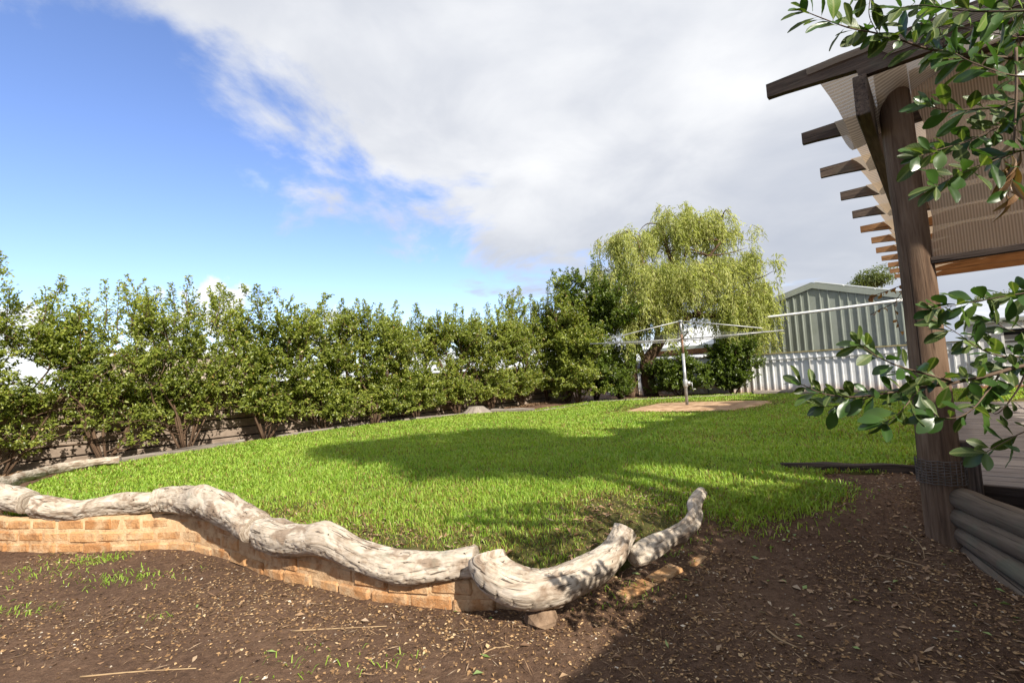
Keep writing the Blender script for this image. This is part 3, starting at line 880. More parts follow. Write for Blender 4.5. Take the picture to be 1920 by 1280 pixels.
# edging timber along the bed under the hedge
def edging(name, label, a, c2, h, wd, mat='grey_wood', seed=0, cat='edging'):
    a, c2 = np.asarray(a, float), np.asarray(c2, float)
    n = 26
    vs, gr, fs = [], [], []
    t = (c2 - a) / np.linalg.norm(c2 - a)
    s = np.cross(t, Z); s /= np.linalg.norm(s)
    Ln = np.linalg.norm(c2 - a)
    pr = [(-1, -0.6), (-1, 0.75), (-0.7, 1.0), (0.7, 1.0), (1, 0.75), (1, -0.6)]
    for i in range(n + 1):
        f = i / n
        for j, (u, v) in enumerate(pr):
            k1 = mnoise.noise((f * Ln * 2 + seed * 5, j * 1.7, seed)) * 0.35
            k2 = mnoise.noise((f * Ln * 3 + seed * 9, j * 2.7, seed + 4)) * 0.3
            vs.append(a * (1 - f) + c2 * f + s * wd * (u + k1) + Z * h * (v + k2))
            gr.append(np.array([u * wd + seed, v * h, f * Ln]))
    m6 = len(pr)
    for i in range(n):
        for j in range(m6):
            j2 = (j + 1) % m6
            fs.append((i * m6 + j, i * m6 + j2, (i + 1) * m6 + j2, (i + 1) * m6 + j))
    fs += [tuple(range(m6))[::-1], tuple(n * m6 + j for j in range(m6))]
    cen = (a + c2) / 2
    ob = mesh_obj(name, np.array(vs) - cen, fs, mat, None, False, {'grain': ('FLOAT_VECTOR', np.array(gr))})
    ob.location = cen; ORI[ob.name] = cen
    return tag(ob, label, cat)
edging('timber_edging', 'long grey weathered timber between slim branch and the forked hedge shrub', on(225, 866, .25), on(455, 829, .25), 0.06, 0.055, seed=1)
edging('timber_edging', 'low grey timber edge beneath the dense middle of the hedge', on(520, 819, .23), on(690, 793, .23), 0.035, 0.04, seed=2)
edging('timber_edging', 'thin timber edge running up to the old tree stump', on(700, 792, .23), on(868, 776, .23), 0.03, 0.035, seed=3)
edging('timber_edging', 'silver grey driftwood plank lying beside the old stump', on(922, 772, .25), on(1001, 770, .25), 0.075, 0.07, seed=4)
edging('timber_edging', 'thin grey edging between the plank and the dark tall shrub', on(1005, 772, .23), on(1108, 757, .23), 0.035, 0.04, seed=5)
edging('timber_edging', 'low grey edging in front of the pepper tree trunks', on(1112, 754, .24), on(1405, 740, .24), 0.035, 0.05, seed=6)
edging('timber_sleeper', 'weathered brown sleeper at the foot of the corrugated fence beside the ivy', on(1412, 739, .25), on(1486, 736, .25), 0.09, 0.09, 'grey_wood', 7)
edging('timber_sleeper', 'long brown sleeper at the foot of the corrugated fence near the shade post', on(1500, 739, .25), on(1690, 734, .25), 0.07, 0.08, 'grey_wood', 8)
edging('timber_sleeper', 'black weathered sleeper between lawn and dirt beside the thick post', (2.34, 4.40, 0.20), (3.30, 4.02, 0.20), 0.075, 0.06, 'sleeper_wood', 9)
mb = MB(); mb.box((3.12, 3.86, 0.14), (0.26, -0.10, 0), (0.05, 0.12, 0), (0, 0, 0.07), 3, 0.008)
ob = mb.build('timber_block', 'rafter_wood'); tag(ob, 'small dark timber offcut at the end of the black sleeper', 'offcut')
# stump in the edge of the bed
stp = on(893, 774, .24)
mb = MB()
ring = []
for lvl, (hh, rr) in enumerate(((-0.05, 0.42), (0.05, 0.33), (0.13, 0.24), (0.19, 0.19), (0.20, 0.02))):
    for k in range(20):
        a = 2 * math.pi * k / 20
        fl = 1 + 0.45 * max(0, math.cos(3 * a + 0.6)) * (1 - lvl / 3.5) + 0.15 * mnoise.noise((math.cos(a) * 2, math.sin(a) * 2, lvl))
        ring.append(np.array([stp[0] + math.cos(a) * rr * fl, stp[1] + math.sin(a) * rr * fl, 0.22 + hh]))
mb.add(ring, [(l * 20 + k, l * 20 + (k + 1) % 20, (l + 1) * 20 + (k + 1) % 20, (l + 1) * 20 + k) for l in range(4) for k in range(20)],
       [np.array([math.cos(i % 20 * 0.314) * 0.3, math.sin(i % 20 * 0.314) * 0.3, (i // 20) * 0.12]) for i in range(100)])
tag(mb.build('tree_stump', 'grey_wood', None, True), 'low bleached old tree stump with spreading roots under the hedge', 'stump')
# rock propping the elbow log
rk = []
for i in range(7):
    for k in range(10):
        th, ph = math.pi * i / 6, 2 * math.pi * k / 10
        q = np.array([math.sin(th) * math.cos(ph), math.sin(th) * math.sin(ph), math.cos(th)])
        rk.append(q * (1 + 0.3 * mnoise.noise(tuple(q * 1.7))))
c0 = on(1017, 1158, 0.03)
mb = MB(); mb.add([np.array([c0[0], c0[1], 0.03]) + p * np.array([0.085, 0.07, 0.055]) for p in rk],
                  [(i * 10 + k, i * 10 + (k + 1) % 10, (i + 1) * 10 + (k + 1) % 10, (i + 1) * 10 + k) for i in range(6) for k in range(10)])
tag(mb.build('rock', 'dull_rock'), 'angular sandy rock wedged under the elbow shaped log', 'rock')

# ------------------------------------------------------------------ left board fence
FD = np.array([math.sin(math.radians(44)), math.cos(math.radians(44)), 0])
FN = np.array([FD[1], -FD[0], 0])
F0 = np.array([-4.5, 10.9, 0]) - FD * 7.2
fence = thing('board_fence', 'beige horizontal board fence behind the leafy hedge', 'fence', F0)
BW = 0.178
bays = 7
for bay in range(bays):
    o0 = F0 + FD * bay * 2.4
    zb = 0.05 + 0.012 * bay
    mb = MB(); mb.box(o0 - FD * 0.05 - FN * 0.07, FD * 0.1, FN * 0.1, Z * (1.33 + zb), bay, 0.006)
    mb.build('post', 'concrete_board', fence)
    for k in range(7):
        mb = MB()
        mb.box(o0 + FD * 0.053 + FN * (0.004 * ((k * 7 + bay) % 3) - 0.03) + Z * (zb + k * BW + 0.03), FD * 2.294, FN * 0.04, Z * (BW - 0.02), bay * 3 + k, 0.012)
        mb.build('board', 'concrete_board', fence)
    for k in range(7):
        pass
mb = MB(); mb.box(F0 - FN * 0.11 - Z * 0.1, FD * bays * 2.4, FN * 0.035, Z * 1.36, 2)
mb.build('backing', 'dark', fence)

# ------------------------------------------------------------------ hedge
def leaves_np(pos_, dirs, size, aspect, rg, droop=0.2, face=(0.0, 0.0, 1.0)):
    """folded diamond leaves: (n,3) bases, (n,3) unit directions -> verts, tris"""
    n = len(pos_)
    up = rg.normal(0, 0.45, (n, 3)) + np.array(face)
    s = np.cross(dirs, up); s /= np.linalg.norm(s, axis=1, keepdims=True) + 1e-9
    nn = np.cross(s, dirs)
    L = size * rg.uniform(0.65, 1.3, n)[:, None]
    Wd = L * aspect
    midp = pos_ + dirs * L * 0.55
    tip = pos_ + dirs * L - np.array([0, 0, 1.0]) * L * droop
    fold = nn * L * 0.10
    v = np.stack([pos_, midp + s * Wd + fold, tip, midp - s * Wd + fold], 1)
    b4 = np.arange(n)[:, None] * 4
    t = np.concatenate([b4 + np.array([[0, 1, 2]]), b4 + np.array([[0, 2, 3]])], 0)
    return v.reshape(-1, 3), t

def shrub(name, label, base, H, wid, dep, shoots, per, lsize, seed, cat='shrub', group=None, stems=6, low=0.25, mat='hedge_leaf', along=FD, spread=1.0, bark='bark', spires=4, aspect=0.27, top_w=None):
    rg = np.random.default_rng(seed)
    base = np.asarray(base, float)
    root = thing(name, label, cat, base, group)
    nrm_ = np.array([along[1], -along[0], 0])
    mb = MB()
    segs = []
    for s in range(stems):
        f = (s + 0.5) / stems * 2 - 1 + rg.normal(0, 0.12)
        tgt = base + along * f * wid * 0.75 + nrm_ * rg.normal(0, dep * 0.4) + Z * H * rg.uniform(0.62, 0.9) * (1 - 0.22 * f * f)
        p0 = base + along * f * 0.08 + nrm_ * rg.normal(0, 0.03)
        pts = [p0]
        for k in range(1, 6):
            u = k / 5
            q = p0 * (1 - u) + tgt * u
            q = q + along * f * wid * 0.22 * math.sin(u * math.pi) * 0.6 + np.append(rg.normal(0, 0.075, 2), 0) + Z * 0.10 * H * math.sin(u * math.pi)
            pts.append(q)
        pts = catmull(pts, 3)
        r0 = rg.uniform(0.016, 0.034) * (H / 3) ** 0.5
        mb.tube(pts, [r0 * (1 - 0.8 * i / (len(pts) - 1)) for i in range(len(pts))], 6, seed=s)
        segs.append((pts, 1.0))
        for b2 in range(5):
            i0 = int(rg.integers(len(pts) // 5, len(pts) - 2))
            st = pts[i0]
            dr = along * rg.normal(0, 0.7) + nrm_ * rg.normal(0.1, 0.6) + Z * rg.uniform(0.1, 1.0)
            dr /= np.linalg.norm(dr)
            ln = rg.uniform(0.35, 0.85) * H / 3 * spread
            sp = [st]
            for k in range(1, 5):
                sp.append(sp[-1] + dr * ln / 4 + rg.normal(0, 0.025, 3) + Z * 0.012 * k)
            mb.tube(sp, [0.012, 0.010, 0.008, 0.006, 0.004], 4, False, seed=s + b2)
            segs.append((sp, 1.3))
    for s in range(int(4 + 8 * low)):
        f = rg.uniform(-1, 1)
        st = base + Z * rg.uniform(0.12, 0.55) * H / 3
        en = st + along * f * wid * 1.05 + nrm_ * rg.uniform(-0.2, 0.9) * dep + Z * rg.uniform(-0.05, 0.45) * H / 3
        md = (st + en) / 2 + Z * rg.uniform(0.0, 0.18) + rg.normal(0, 0.04, 3)
        sp = catmull([st, md, en], 4)
        mb.tube(sp, [0.011 - 0.001 * i for i in range(len(sp))], 4, False, seed=s)
        segs.append((sp, 0.55 + 0.9 * low))
    mb.build('trunk', bark, root, True)
    # leafy shoots along the branches
    P, Dr = [], []
    twigs = MB()
    wts = np.array([q[1] for q in segs]); wts /= wts.sum()
    for k in range(shoots):
        pts, _ = segs[rg.choice(len(segs), p=wts)]
        for _try in range(6):
            t = rg.uniform(0.12, 1.0) * (len(pts) - 1)
            i = min(int(t), len(pts) - 2)
            st = pts[i] * (1 - (t - i)) + pts[i + 1] * (t - i)
            zr = (st[2] - base[2]) / H
            if rg.uniform() < 0.12 + 0.88 * low + (1 - low) * S((zr - 0.12) / 0.4):
                break
        dr = along * rg.normal(0, 0.55) + nrm_ * rg.normal(0.12, 0.5) + Z * (rg.uniform(0.0, 1.0) + 0.6 * max(0, zr - 0.4))
        dr /= np.linalg.norm(dr)
        ln = rg.uniform(0.18, 0.5) * (0.8 + 0.3 * H / 3)
        end = st + dr * ln
        mid = (st + end) / 2 + rg.normal(0, 0.02, 3)
        if k % 3 == 0:
            twigs.tube([st, mid, end], [0.005, 0.004, 0.002], 3, False)
        m_ = int(per * rg.uniform(0.6, 1.3) * ln / 0.35)
        u = rg.uniform(0.12, 1.0, m_) ** 0.8
        q = np.where(u[:, None] < .5, st + (mid - st) * u[:, None] * 2, mid + (end - mid) * (u[:, None] * 2 - 1))
        d = dr * 0.55 + rg.normal(0, 0.62, (m_, 3)) + Z * 0.12
        P.append(q + rg.normal(0, 0.012, (m_, 3))); Dr.append(d / np.linalg.norm(d, axis=1, keepdims=True))
    # pointed leader shoots breaking the top line
    for k in range(spires):
        f = (k + 0.5) / spires * 2 - 1 + rg.normal(0, 0.1)
        hgt = H * (1.0 - 0.14 * f * f + rg.normal(0, 0.075))
        tp = base + along * f * wid * 0.72 + nrm_ * rg.normal(0, dep * 0.3) + Z * hgt
        st = tp - Z * rg.uniform(0.7, 1.1) * H / 3 - along * f * wid * 0.15
        twigs.tube([st, (st + tp) / 2 + rg.normal(0, 0.03, 3), tp], [0.010, 0.007, 0.003], 4, False)
        m_ = int(per * 7)
        u = rg.uniform(0.0, 1.0, m_)
        rad = (1 - u) ** 1.2 * 0.15 + 0.02
        off = rg.normal(0, 1, (m_, 3)); off[:, 2] *= 0.5
        q = st + (tp - st) * u[:, None] + off * (rad * 0.62)[:, None]
        d = off * 0.6 + Z * 0.55 + rg.normal(0, 0.3, (m_, 3))
        P.append(q); Dr.append(d / np.linalg.norm(d, axis=1, keepdims=True))
    if twigs.n: twigs.build('twigs', bark, root)['kind'] = 'stuff'
    P, Dr = np.concatenate(P), np.concatenate(Dr)
    keep_ = P[:, 2] > base[2] + 0.03
    v, t = leaves_np(P[keep_], Dr[keep_], lsize, aspect, rg, 0.2, (0.30, -0.50, 0.85))   # leaf blades tilt to the light
    cr = mesh_obj('crown', v, t, mat, root)
    cr['kind'] = 'stuff'
    return root

GH = 'hedge shrubs along the board fence'
def fp(s, off=0.45):
    p = F0 + FD * s + FN * off
    return np.array([p[0], p[1], 0.10 + 0.012 * s])
# distance along the fence, height, half width, shoots, spires, low density, label
HED = [(-1.7, 2.75, 0.9, 420, 6, 0.3, 'leafy hedge shrub at the very end of the board fence'),
       (-0.45, 2.8, 0.9, 420, 6, 0.25, 'leafy hedge shrub at the end nearest the slim grey branch'),
       (0.85, 2.85, 0.95, 440, 6, 0.15, 'leafy hedge shrub with bare lower boards beside the tallest one'),
       (2.35, 3.12, 1.05, 560, 8, 0.08, 'tallest hedge shrub with a pointed top and a forked trunk'),
       (3.55, 2.75, 0.8, 330, 5, 0.0, 'thin hedge shrub filling in beside the tallest one'),
       (4.65, 3.0, 1.0, 450, 7, 0.03, 'hedge shrub with a slanting bare branch and exposed boards below'),
       (6.0, 2.8, 0.95, 470, 6, 0.4, 'rounded hedge shrub just past the exposed boards'),
       (7.2, 2.85, 0.95, 480, 6, 0.8, 'bushy hedge shrub with rusty dead twigs at its foot'),
       (8.4, 2.75, 0.95, 480, 5, 0.9, 'bushy hedge shrub before the dip in the hedge top'),
       (9.6, 2.65, 0.95, 470, 4, 1.0, 'hedge shrub behind the old tree stump'),
       (10.9, 2.75, 1.0, 500, 4, 1.0, 'dense hedge shrub behind the silver plank'),
       (12.2, 2.95, 1.0, 500, 4, 1.0, 'dense hedge shrub next to the dark tall shrub'),
       (13.5, 3.3, 1.0, 500, 5, 1.0, 'hedge shrub merging into the dark tall shrub'),
       (14.8, 3.3, 0.95, 420, 4, 1.0, 'last hedge shrub behind the dark tall shrub in the fence corner')]
for i, (s, H, wd, sh, spn, lo, lab) in enumerate(HED):
    shrub('hedge_shrub', lab, fp(s), H, wd * 1.28, 0.50, int(sh * 1.38), 36, 0.053 if i < 6 else 0.060, 100 + i, group=GH, stems=6 + (i % 3), low=0.12 + 0.88 * lo, spires=spn + 5)

# ------------------------------------------------------------------ back corner planting
b0 = at(1065, 750, 15.6); b0[2] = 0.2
shrub('tall_shrub', 'mid height shrub stepping up from the hedge to the tallest dark shrub', b0, 3.7, 1.1, 0.7, 1000, 30, 0.072, 306, 'shrub', None, 7, 1.0, 'hedge_leaf', D2, 1.0, spires=5)
b0 = at(1118, 748, 15.6); b0[2] = 0.2
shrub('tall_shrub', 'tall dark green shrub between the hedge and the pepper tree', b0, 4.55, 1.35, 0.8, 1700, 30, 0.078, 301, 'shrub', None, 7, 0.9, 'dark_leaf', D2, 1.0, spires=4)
b0 = at(1085, 752, 15.0); b0[2] = 0.2
shrub('low_shrub', 'broad leafy shrub filling the foot of the dark tall shrub', b0, 2.7, 1.2, 0.5, 800, 28, 0.07, 302, 'shrub', None, 6, 1.0, 'hedge_leaf', D2, 1.0, spires=3)
b0 = at(1165, 748, 15.7); b0[2] = 0.2
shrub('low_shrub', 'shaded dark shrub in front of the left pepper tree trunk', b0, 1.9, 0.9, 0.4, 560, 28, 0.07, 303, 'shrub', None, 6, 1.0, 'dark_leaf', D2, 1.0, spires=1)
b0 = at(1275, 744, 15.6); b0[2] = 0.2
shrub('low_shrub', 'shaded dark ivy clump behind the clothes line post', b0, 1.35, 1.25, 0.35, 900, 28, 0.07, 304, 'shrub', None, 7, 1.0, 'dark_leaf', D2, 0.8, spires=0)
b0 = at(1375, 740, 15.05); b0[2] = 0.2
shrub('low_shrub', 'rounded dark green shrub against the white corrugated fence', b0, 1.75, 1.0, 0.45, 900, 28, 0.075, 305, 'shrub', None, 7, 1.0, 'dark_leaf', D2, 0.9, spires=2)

# ------------------------------------------------------------------ weeping pepper tree
TY = 16.6
tb = at(1215, 742, TY); tb[2] = 0.15
tree = thing('pepper_tree', 'large weeping pepper tree with pale drooping foliage behind the clothes line', 'tree', tb)
rg = np.random.default_rng(5)
def limb(mb, L, r0, r1, sides=8):
    p = catmull([at(*q) for q in L], 5)
    mb.tube(p, [r0 + (r1 - r0) * i / (len(p) - 1) for i in range(len(p))], sides)
    return p
mb = MB()
p = catmull([tb + np.array([-0.55, 0, 0]), at(1183, 700, TY), at(1182, 660, TY), at(1190, 630, TY), at(1188, 590, TY)], 5)
mb.tube(p, [0.24 - 0.004 * i for i in range(len(p))], 10)
p = catmull([tb + np.array([0.15, 0.1, 0]), at(1214, 705, TY), at(1212, 680, TY), at(1228, 655, TY), at(1248, 625, TY)], 5)
mb.tube(p, [0.26 - 0.005 * i for i in range(len(p))], 10)
mb.build('trunk', 'bark', tree, True)
mb = MB()
LIMBS = [[(1212, 684, TY), (1198, 650, TY - .1), (1180, 600, TY - .3), (1170, 540, TY - .5), (1160, 480, TY - .6)],
         [(1190, 620, TY), (1195, 560, TY + .2), (1205, 500, TY + .2), (1195, 450, TY + .1)],
         [(1248, 625, TY), (1262, 580, TY), (1275, 520, TY + .2), (1290, 460, TY + .2), (1310, 410, TY + .3)],
         [(1262, 580, TY), (1300, 530, TY - .2), (1330, 480, TY - .3), (1355, 450, TY - .3)],
         [(1275, 520, TY), (1252, 470, TY + .2), (1240, 420, TY + .3)],
         [(1248, 625, TY), (1300, 590, TY - .3), (1350, 560, TY - .5), (1400, 525, TY - .6), (1420, 500, TY - .6)],
         [(1300, 590, TY - .3), (1345, 592, TY - .6), (1390, 590, TY - .8), (1425, 575, TY - .9)],
         [(1290, 460, TY), (1318, 440, TY + .1), (1340, 425, TY + .1), (1352, 410, TY)],
         [(1228, 655, TY), (1235, 600, TY - .6), (1225, 550, TY - 1.0), (1215, 520, TY - 1.2)],
         [(1262, 580, TY), (1290, 550, TY - .8), (1300, 520, TY - 1.2)]]
for L in LIMBS:
    limb(mb, L, 0.11, 0.025, 6)
for k in range(70):
    L = LIMBS[rg.integers(len(LIMBS))]
    q0 = at(*L[rg.integers(1, len(L))])
    q1 = q0 + np.array([rg.normal(0, 0.45), rg.normal(0, 0.45), rg.uniform(-0.1, 0.25)])
    q2 = q1 + np.array([(q1 - q0)[0] * 0.8, (q1 - q0)[1] * 0.8, rg.uniform(-0.5, 0.1)])
    mb.tube(catmull([q0, q1, q2], 4), [0.028 * (1 - i / 10) for i in range(9)], 4, False)
mb.build('branches', 'bark', tree, True)
# drooping fronds, hung from domes around the limb ends
DOMES = [(1300, 432, 0.3, 1.05, 0.75, 300), (1335, 425, 0.1, 0.75, 0.55, 150), (1245, 440, 0.2, 0.95, 0.65, 240), (1180, 452, -0.2, 0.95, 0.6, 240), (1150, 470, -0.4, 0.6, 0.45, 90),
         (1185, 520, -0.9, 1.0, 0.7, 260), (1245, 520, -1.2, 1.05, 0.75, 330), (1315, 520, -1.2, 1.0, 0.7, 300), (1365, 500, -0.6, 0.85, 0.6, 220), (1398, 495, -0.7, 0.75, 0.55, 200),
         (1412, 545, -0.9, 0.55, 0.5, 150), (1180, 570, -1.3, 0.9, 0.55, 230), (1225, 585, -1.4, 0.8, 0.5, 160), (1392, 570, -1.1, 0.8, 0.55, 230), (1422, 590, -1.1, 0.45, 0.4, 90), (1360, 565, -1.0, 0.8, 0.5, 130), (1275, 480, 0.8, 1.3, 0.8, 200), (1215, 545, 0.3, 1.2, 0.7, 260), (1300, 590, 0.4, 0.9, 0.5, 120), (1432, 615, -1.0, 0.35, 0.35, 70), (1165, 600, -1.2, 0.6, 0.4, 120), (1398, 620, -0.9, 0.6, 0.35, 110), (1390, 440, 0.2, 0.5, 0.35, 70), (1270, 400, 0.3, 0.7, 0.35, 120), (1140, 500, -0.2, 0.5, 0.4, 90)]
P, Dr = [], []
tw = MB()
for (px, py, dyy, rw, rh, cnt) in DOMES:
    c0 = at(px, py, TY + dyy)
    cnt = int(cnt * 0.66)
    bun = []
    for k in range(cnt):
        a = rg.uniform(0, 2 * math.pi); el = math.asin(rg.uniform(-0.35, 1.0)); rr = rg.uniform(0.12, 1.0) ** 0.45 * rg.uniform(0.8, 1.25)
        o3 = np.array([math.cos(a) * math.cos(el) * rw, math.sin(a) * math.cos(el) * rw, math.sin(el) * rh]) * rr
        if len(bun) < cnt / 13:
            bun.append((o3, a))
        else:
            o3, a = bun[rg.integers(len(bun))]
            o3 = o3 + rg.normal(0, 0.12, 3); a = a + rg.normal(0, 0.5)
        st = c0 + o3
        outw = np.array([math.cos(a), math.sin(a), 0])
        ln = rg.uniform(0.3, 1.3) * (0.75 + 0.25 * (py > 500)) * (1.25 if px > 1395 and py > 540 else 1)
        nl = int(26 * ln / 0.7)
        u = np.linspace(0.02, 1, nl)
        sway = rg.normal(0, 0.10, 2)
        q = st + outw * (0.22 * np.sin(u * 1.7))[:, None] + np.stack([sway[0] * u, sway[1] * u, 0.10 * u - ln * u ** 1.25], 1)
        q = q + rg.normal(0, 0.035, q.shape)
        if k % 4 == 0:
            tw.tube([q[0], q[nl // 2], q[-1]], [0.007, 0.005, 0.002], 3, False)
        d = outw * 0.12 + rg.normal(0, 0.48, (nl, 3)) - Z * 0.75
        P.append(q); Dr.append(d / np.linalg.norm(d, axis=1, keepdims=True))
P, Dr = np.concatenate(P), np.concatenate(Dr)
v, t = leaves_np(P, Dr, 0.13, 0.09, rg, 0.15)
tw.build('twigs', 'bark', tree)['kind'] = 'stuff'
cr = mesh_obj('crown', v, t, 'pepper_leaf', tree); cr['kind'] = 'stuff'
print('pepper leaflets', len(P))

# ------------------------------------------------------------------ far trees
def round_tree(name, label, base, H, rx, rz, nleaf, lsize, seed, mat='far_leaf'):
    rg2 = np.random.default_rng(seed)
    base = np.asarray(base, float)
    root = thing(name, label, 'tree', base)
    mb = MB()
    top = base + Z * (H - rz)
    mb.tube([base, base + Z * (H - rz) * 0.5 + np.array([0.1, 0, 0]), top], [0.16, 0.12, 0.07], 7)
    lobes = []
    for k in range(9):
        o3 = rg2.normal(0, 0.5, 3) * np.array([rx, rx, rz])
        lobes.append((top + o3, rg2.uniform(0.35, 0.6)))
        mb.tube([top - Z * 0.3, top + o3 * 0.5 + Z * 0.1, top + o3], [0.06, 0.04, 0.015], 4, False)
    mb.build('trunk', 'bark', root, True)
    P, Dr = [], []
    for c0, rr in lobes:
        m_ = nleaf // 9
        o3 = rg2.normal(0, 1, (m_, 3)); o3 /= np.linalg.norm(o3, axis=1, keepdims=True)
        P.append(c0 + o3 * (rg2.uniform(0.3, 1, (m_, 1)) ** 0.5) * rr * np.array([rx, rx, rz]) * (1 + 0.2 * rg2.normal(0, 1, (m_, 1))))
        d = o3 + rg2.normal(0, 0.6, (m_, 3)); Dr.append(d / np.linalg.norm(d, axis=1, keepdims=True))
    v, t = leaves_np(np.concatenate(P), np.concatenate(Dr), lsize, 0.25, rg2)
    cr = mesh_obj('crown', v, t, mat, root); cr['kind'] = 'stuff'
    return root
bt = at(1640, 560, 27); bt[2] = 0
round_tree('garden_tree', 'sparse olive tree top showing over the grey shed roof', bt, 6.0, 1.35, 0.75, 5200, 0.12, 71)
bt = at(1872, 640, 24); bt[2] = 0
round_tree('garden_tree', 'bushy tree behind the white louvre window shed', bt, 3.9, 1.3, 0.8, 4200, 0.12, 72)
# tall trees out of view to the right rear, whose shade falls over the lawn
round_tree('shade_tree', 'tall dark tree whose crown shades the middle of the lawn', np.array([5.75, -3.3, 0.0]), 10.3, 1.5, 1.05, 15000, 0.15, 73, 'dark_leaf')
round_tree('shade_tree', 'second dark tree behind the house shading the lawn near the logs', np.array([6.15, -4.45, 0.0]), 9.9, 1.25, 0.7, 9000, 0.15, 74, 'dark_leaf')

# ------------------------------------------------------------------ white corrugated fence
W0 = np.array([7.6, 15.0, 0.0])
def corr_profile(L, pitch=0.195, rib=0.024, rw=0.034):
    pts = []
    k = 0
    while k * pitch < L - 1e-6:
        s0 = k * pitch
        for ds, h in ((0, 0), (pitch - rw - 0.012, 0), (pitch - rw - 0.004, rib), (pitch - 0.008, rib)):
            if s0 + ds < L:
                pts.append((s0 + ds, h))
        k += 1
    pts.append((L, 0))
    return pts
def sheet(o, along, normal, L, zf0, zf1, pitch=0.195, rib=0.024, mb=None):
    """ribbed steel sheet; zf0 and zf1 give bottom and top heights along its length"""
    mb = mb or MB()
    pr = corr_profile(L, pitch, rib)
    vs = []
    for s, h in pr:
        q = o + along * s + normal * h
        vs.append(np.array([q[0], q[1], zf0(s)])); vs.append(np.array([q[0], q[1], zf1(s)]))
    mb.add(vs, [(2 * i, 2 * i + 2, 2 * i + 3, 2 * i + 1) for i in range(len(pr) - 1)])
    return mb
wf = thing('corrugated_fence', 'white corrugated steel fence with rail and lichen stained cap', 'fence', W0)
WN = -D1
for k in range(-7, 6):
    o = W0 + D2 * (k * 0.78) + WN * 0.002 * (k % 2)
    sheet(o, D2, WN, 0.79, lambda s: 0.12, lambda s: 1.36).build('sheet', 'white_sheet', wf)
A, LN = W0 - D2 * 5.46, D2 * 10.14
mb = MB(); mb.box(A + Z * 1.365 - WN * 0.02, LN, WN * 0.06, Z * 0.035, 1); mb.build('cap', 'lichen_cap', wf)
mb = MB(); mb.box(A + Z * 1.165 + WN * 0.036, LN, WN * 0.03, Z * 0.035, 2); mb.build('rail', 'dull_zinc', wf)
for s in (-4.4, -1.6, 1.35, 4.2):
    q = W0 + D2 * s + WN * 0.045
    mb = MB(); mb.tube([q + Z * 0.1, q + Z * 1.24], 0.025, 8); mb.build('post', 'dull_zinc', wf, True)

# ------------------------------------------------------------------ grey green shed behind the fence
C0 = np.array([8.1, 18.5, 0.0])
SW, SE, SP = 6.1, 2.72, 3.62          # width, eave and peak height
shed = thing('steel_shed', 'grey green ribbed steel shed with a shallow gable behind the white fence', 'shed', C0 + D2 * SW / 2 + D1 * 2)
gab = lambda s: SE + (SP - SE) * (1 - abs(s / SW * 2 - 1))
k = 0
while k * 0.9 < SW - 0.01:
    s0 = k * 0.9
    L = min(0.9, SW - s0)
    if s0 < SW / 2 < s0 + L:
        mb = sheet(C0 + D2 * s0, D2, WN, SW / 2 - s0, lambda s: 0.1, lambda s: gab(s + s0), 0.225, 0.035)
        sheet(C0 + D2 * SW / 2, D2, WN, s0 + L - SW / 2, lambda s: 0.1, lambda s: gab(s + SW / 2), 0.225, 0.035, mb)
        mb.build('sheet', 'grey_sheet', shed)
    else:
        sheet(C0 + D2 * s0, D2, WN, L, lambda s: 0.1, lambda s: gab(s + s0), 0.225, 0.035).build('sheet', 'grey_sheet', shed)
    k += 1
pk = C0 + D2 * SW / 2 + Z * (SP + 0.02)
for sgn, e0 in ((-1, C0 + Z * (SE + 0.02)), (1, C0 + D2 * SW + Z * (SE + 0.02))):
    sl_ = pk - e0
    mb = MB(); mb.box(e0 + WN * 0.045 - Z * 0.09, sl_, WN * 0.03, Z * 0.17, 1); mb.build('barge_flashing', 'grey_trim', shed)
    mb = MB(); mb.box(e0 + WN * 0.07 + Z * 0.085, sl_, D1 * 4.6, Z * 0.03, 1); mb.build('roof', 'grey_trim', shed)
mb = MB()
mb.box(C0 + Z * 0.1 + D1 * 0.02, D1 * 4.4, D2 * 0.03, Z * (SE - 0.1)); mb.build('side_wall', 'grey_sheet', shed)
mb = MB(); mb.box(C0 + D2 * (SW - 0.03) + Z * 0.1 + D1 * 0.02, D1 * 4.4, D2 * 0.03, Z * (SE - 0.1)); mb.build('side_wall', 'grey_sheet', shed)
sp0 = pk + Z * 0.13 + D2 * 0.05
dn = (C0 + D2 * SW + Z * SE - (C0 + D2 * SW / 2 + Z * SP)); dn /= np.linalg.norm(dn)
for k in range(3):
    mb = MB(); mb.box(sp0 + dn * (0.02 + k * 0.86) + D1 * 0.1, dn * 0.83, D1 * 1.5, Z * 0.035, k); mb.build('solar_panel', 'roof_sheet', shed)
pa, pb = at(1352, 604, 15.9), at(1700, 561, 13.0)
pole = thing('steel_pole', 'long white horizontal pole in front of the grey green shed', 'pole', (pa + pb) / 2)
mb = MB(); mb.tube([pa + (pb - pa) * i / 8 - Z * 0.03 * math.sin(math.pi * i / 8) for i in range(9)], 0.042, 10); mb.build('tube', 'white_paint', pole, True)
for q in (pa, pb + (pb - pa) * 0.02):
    mb = MB(); mb.tube([np.array([q[0], q[1], 0.1]), q - Z * 0.04], 0.04, 10); mb.build('upright', 'white_paint', pole, True)

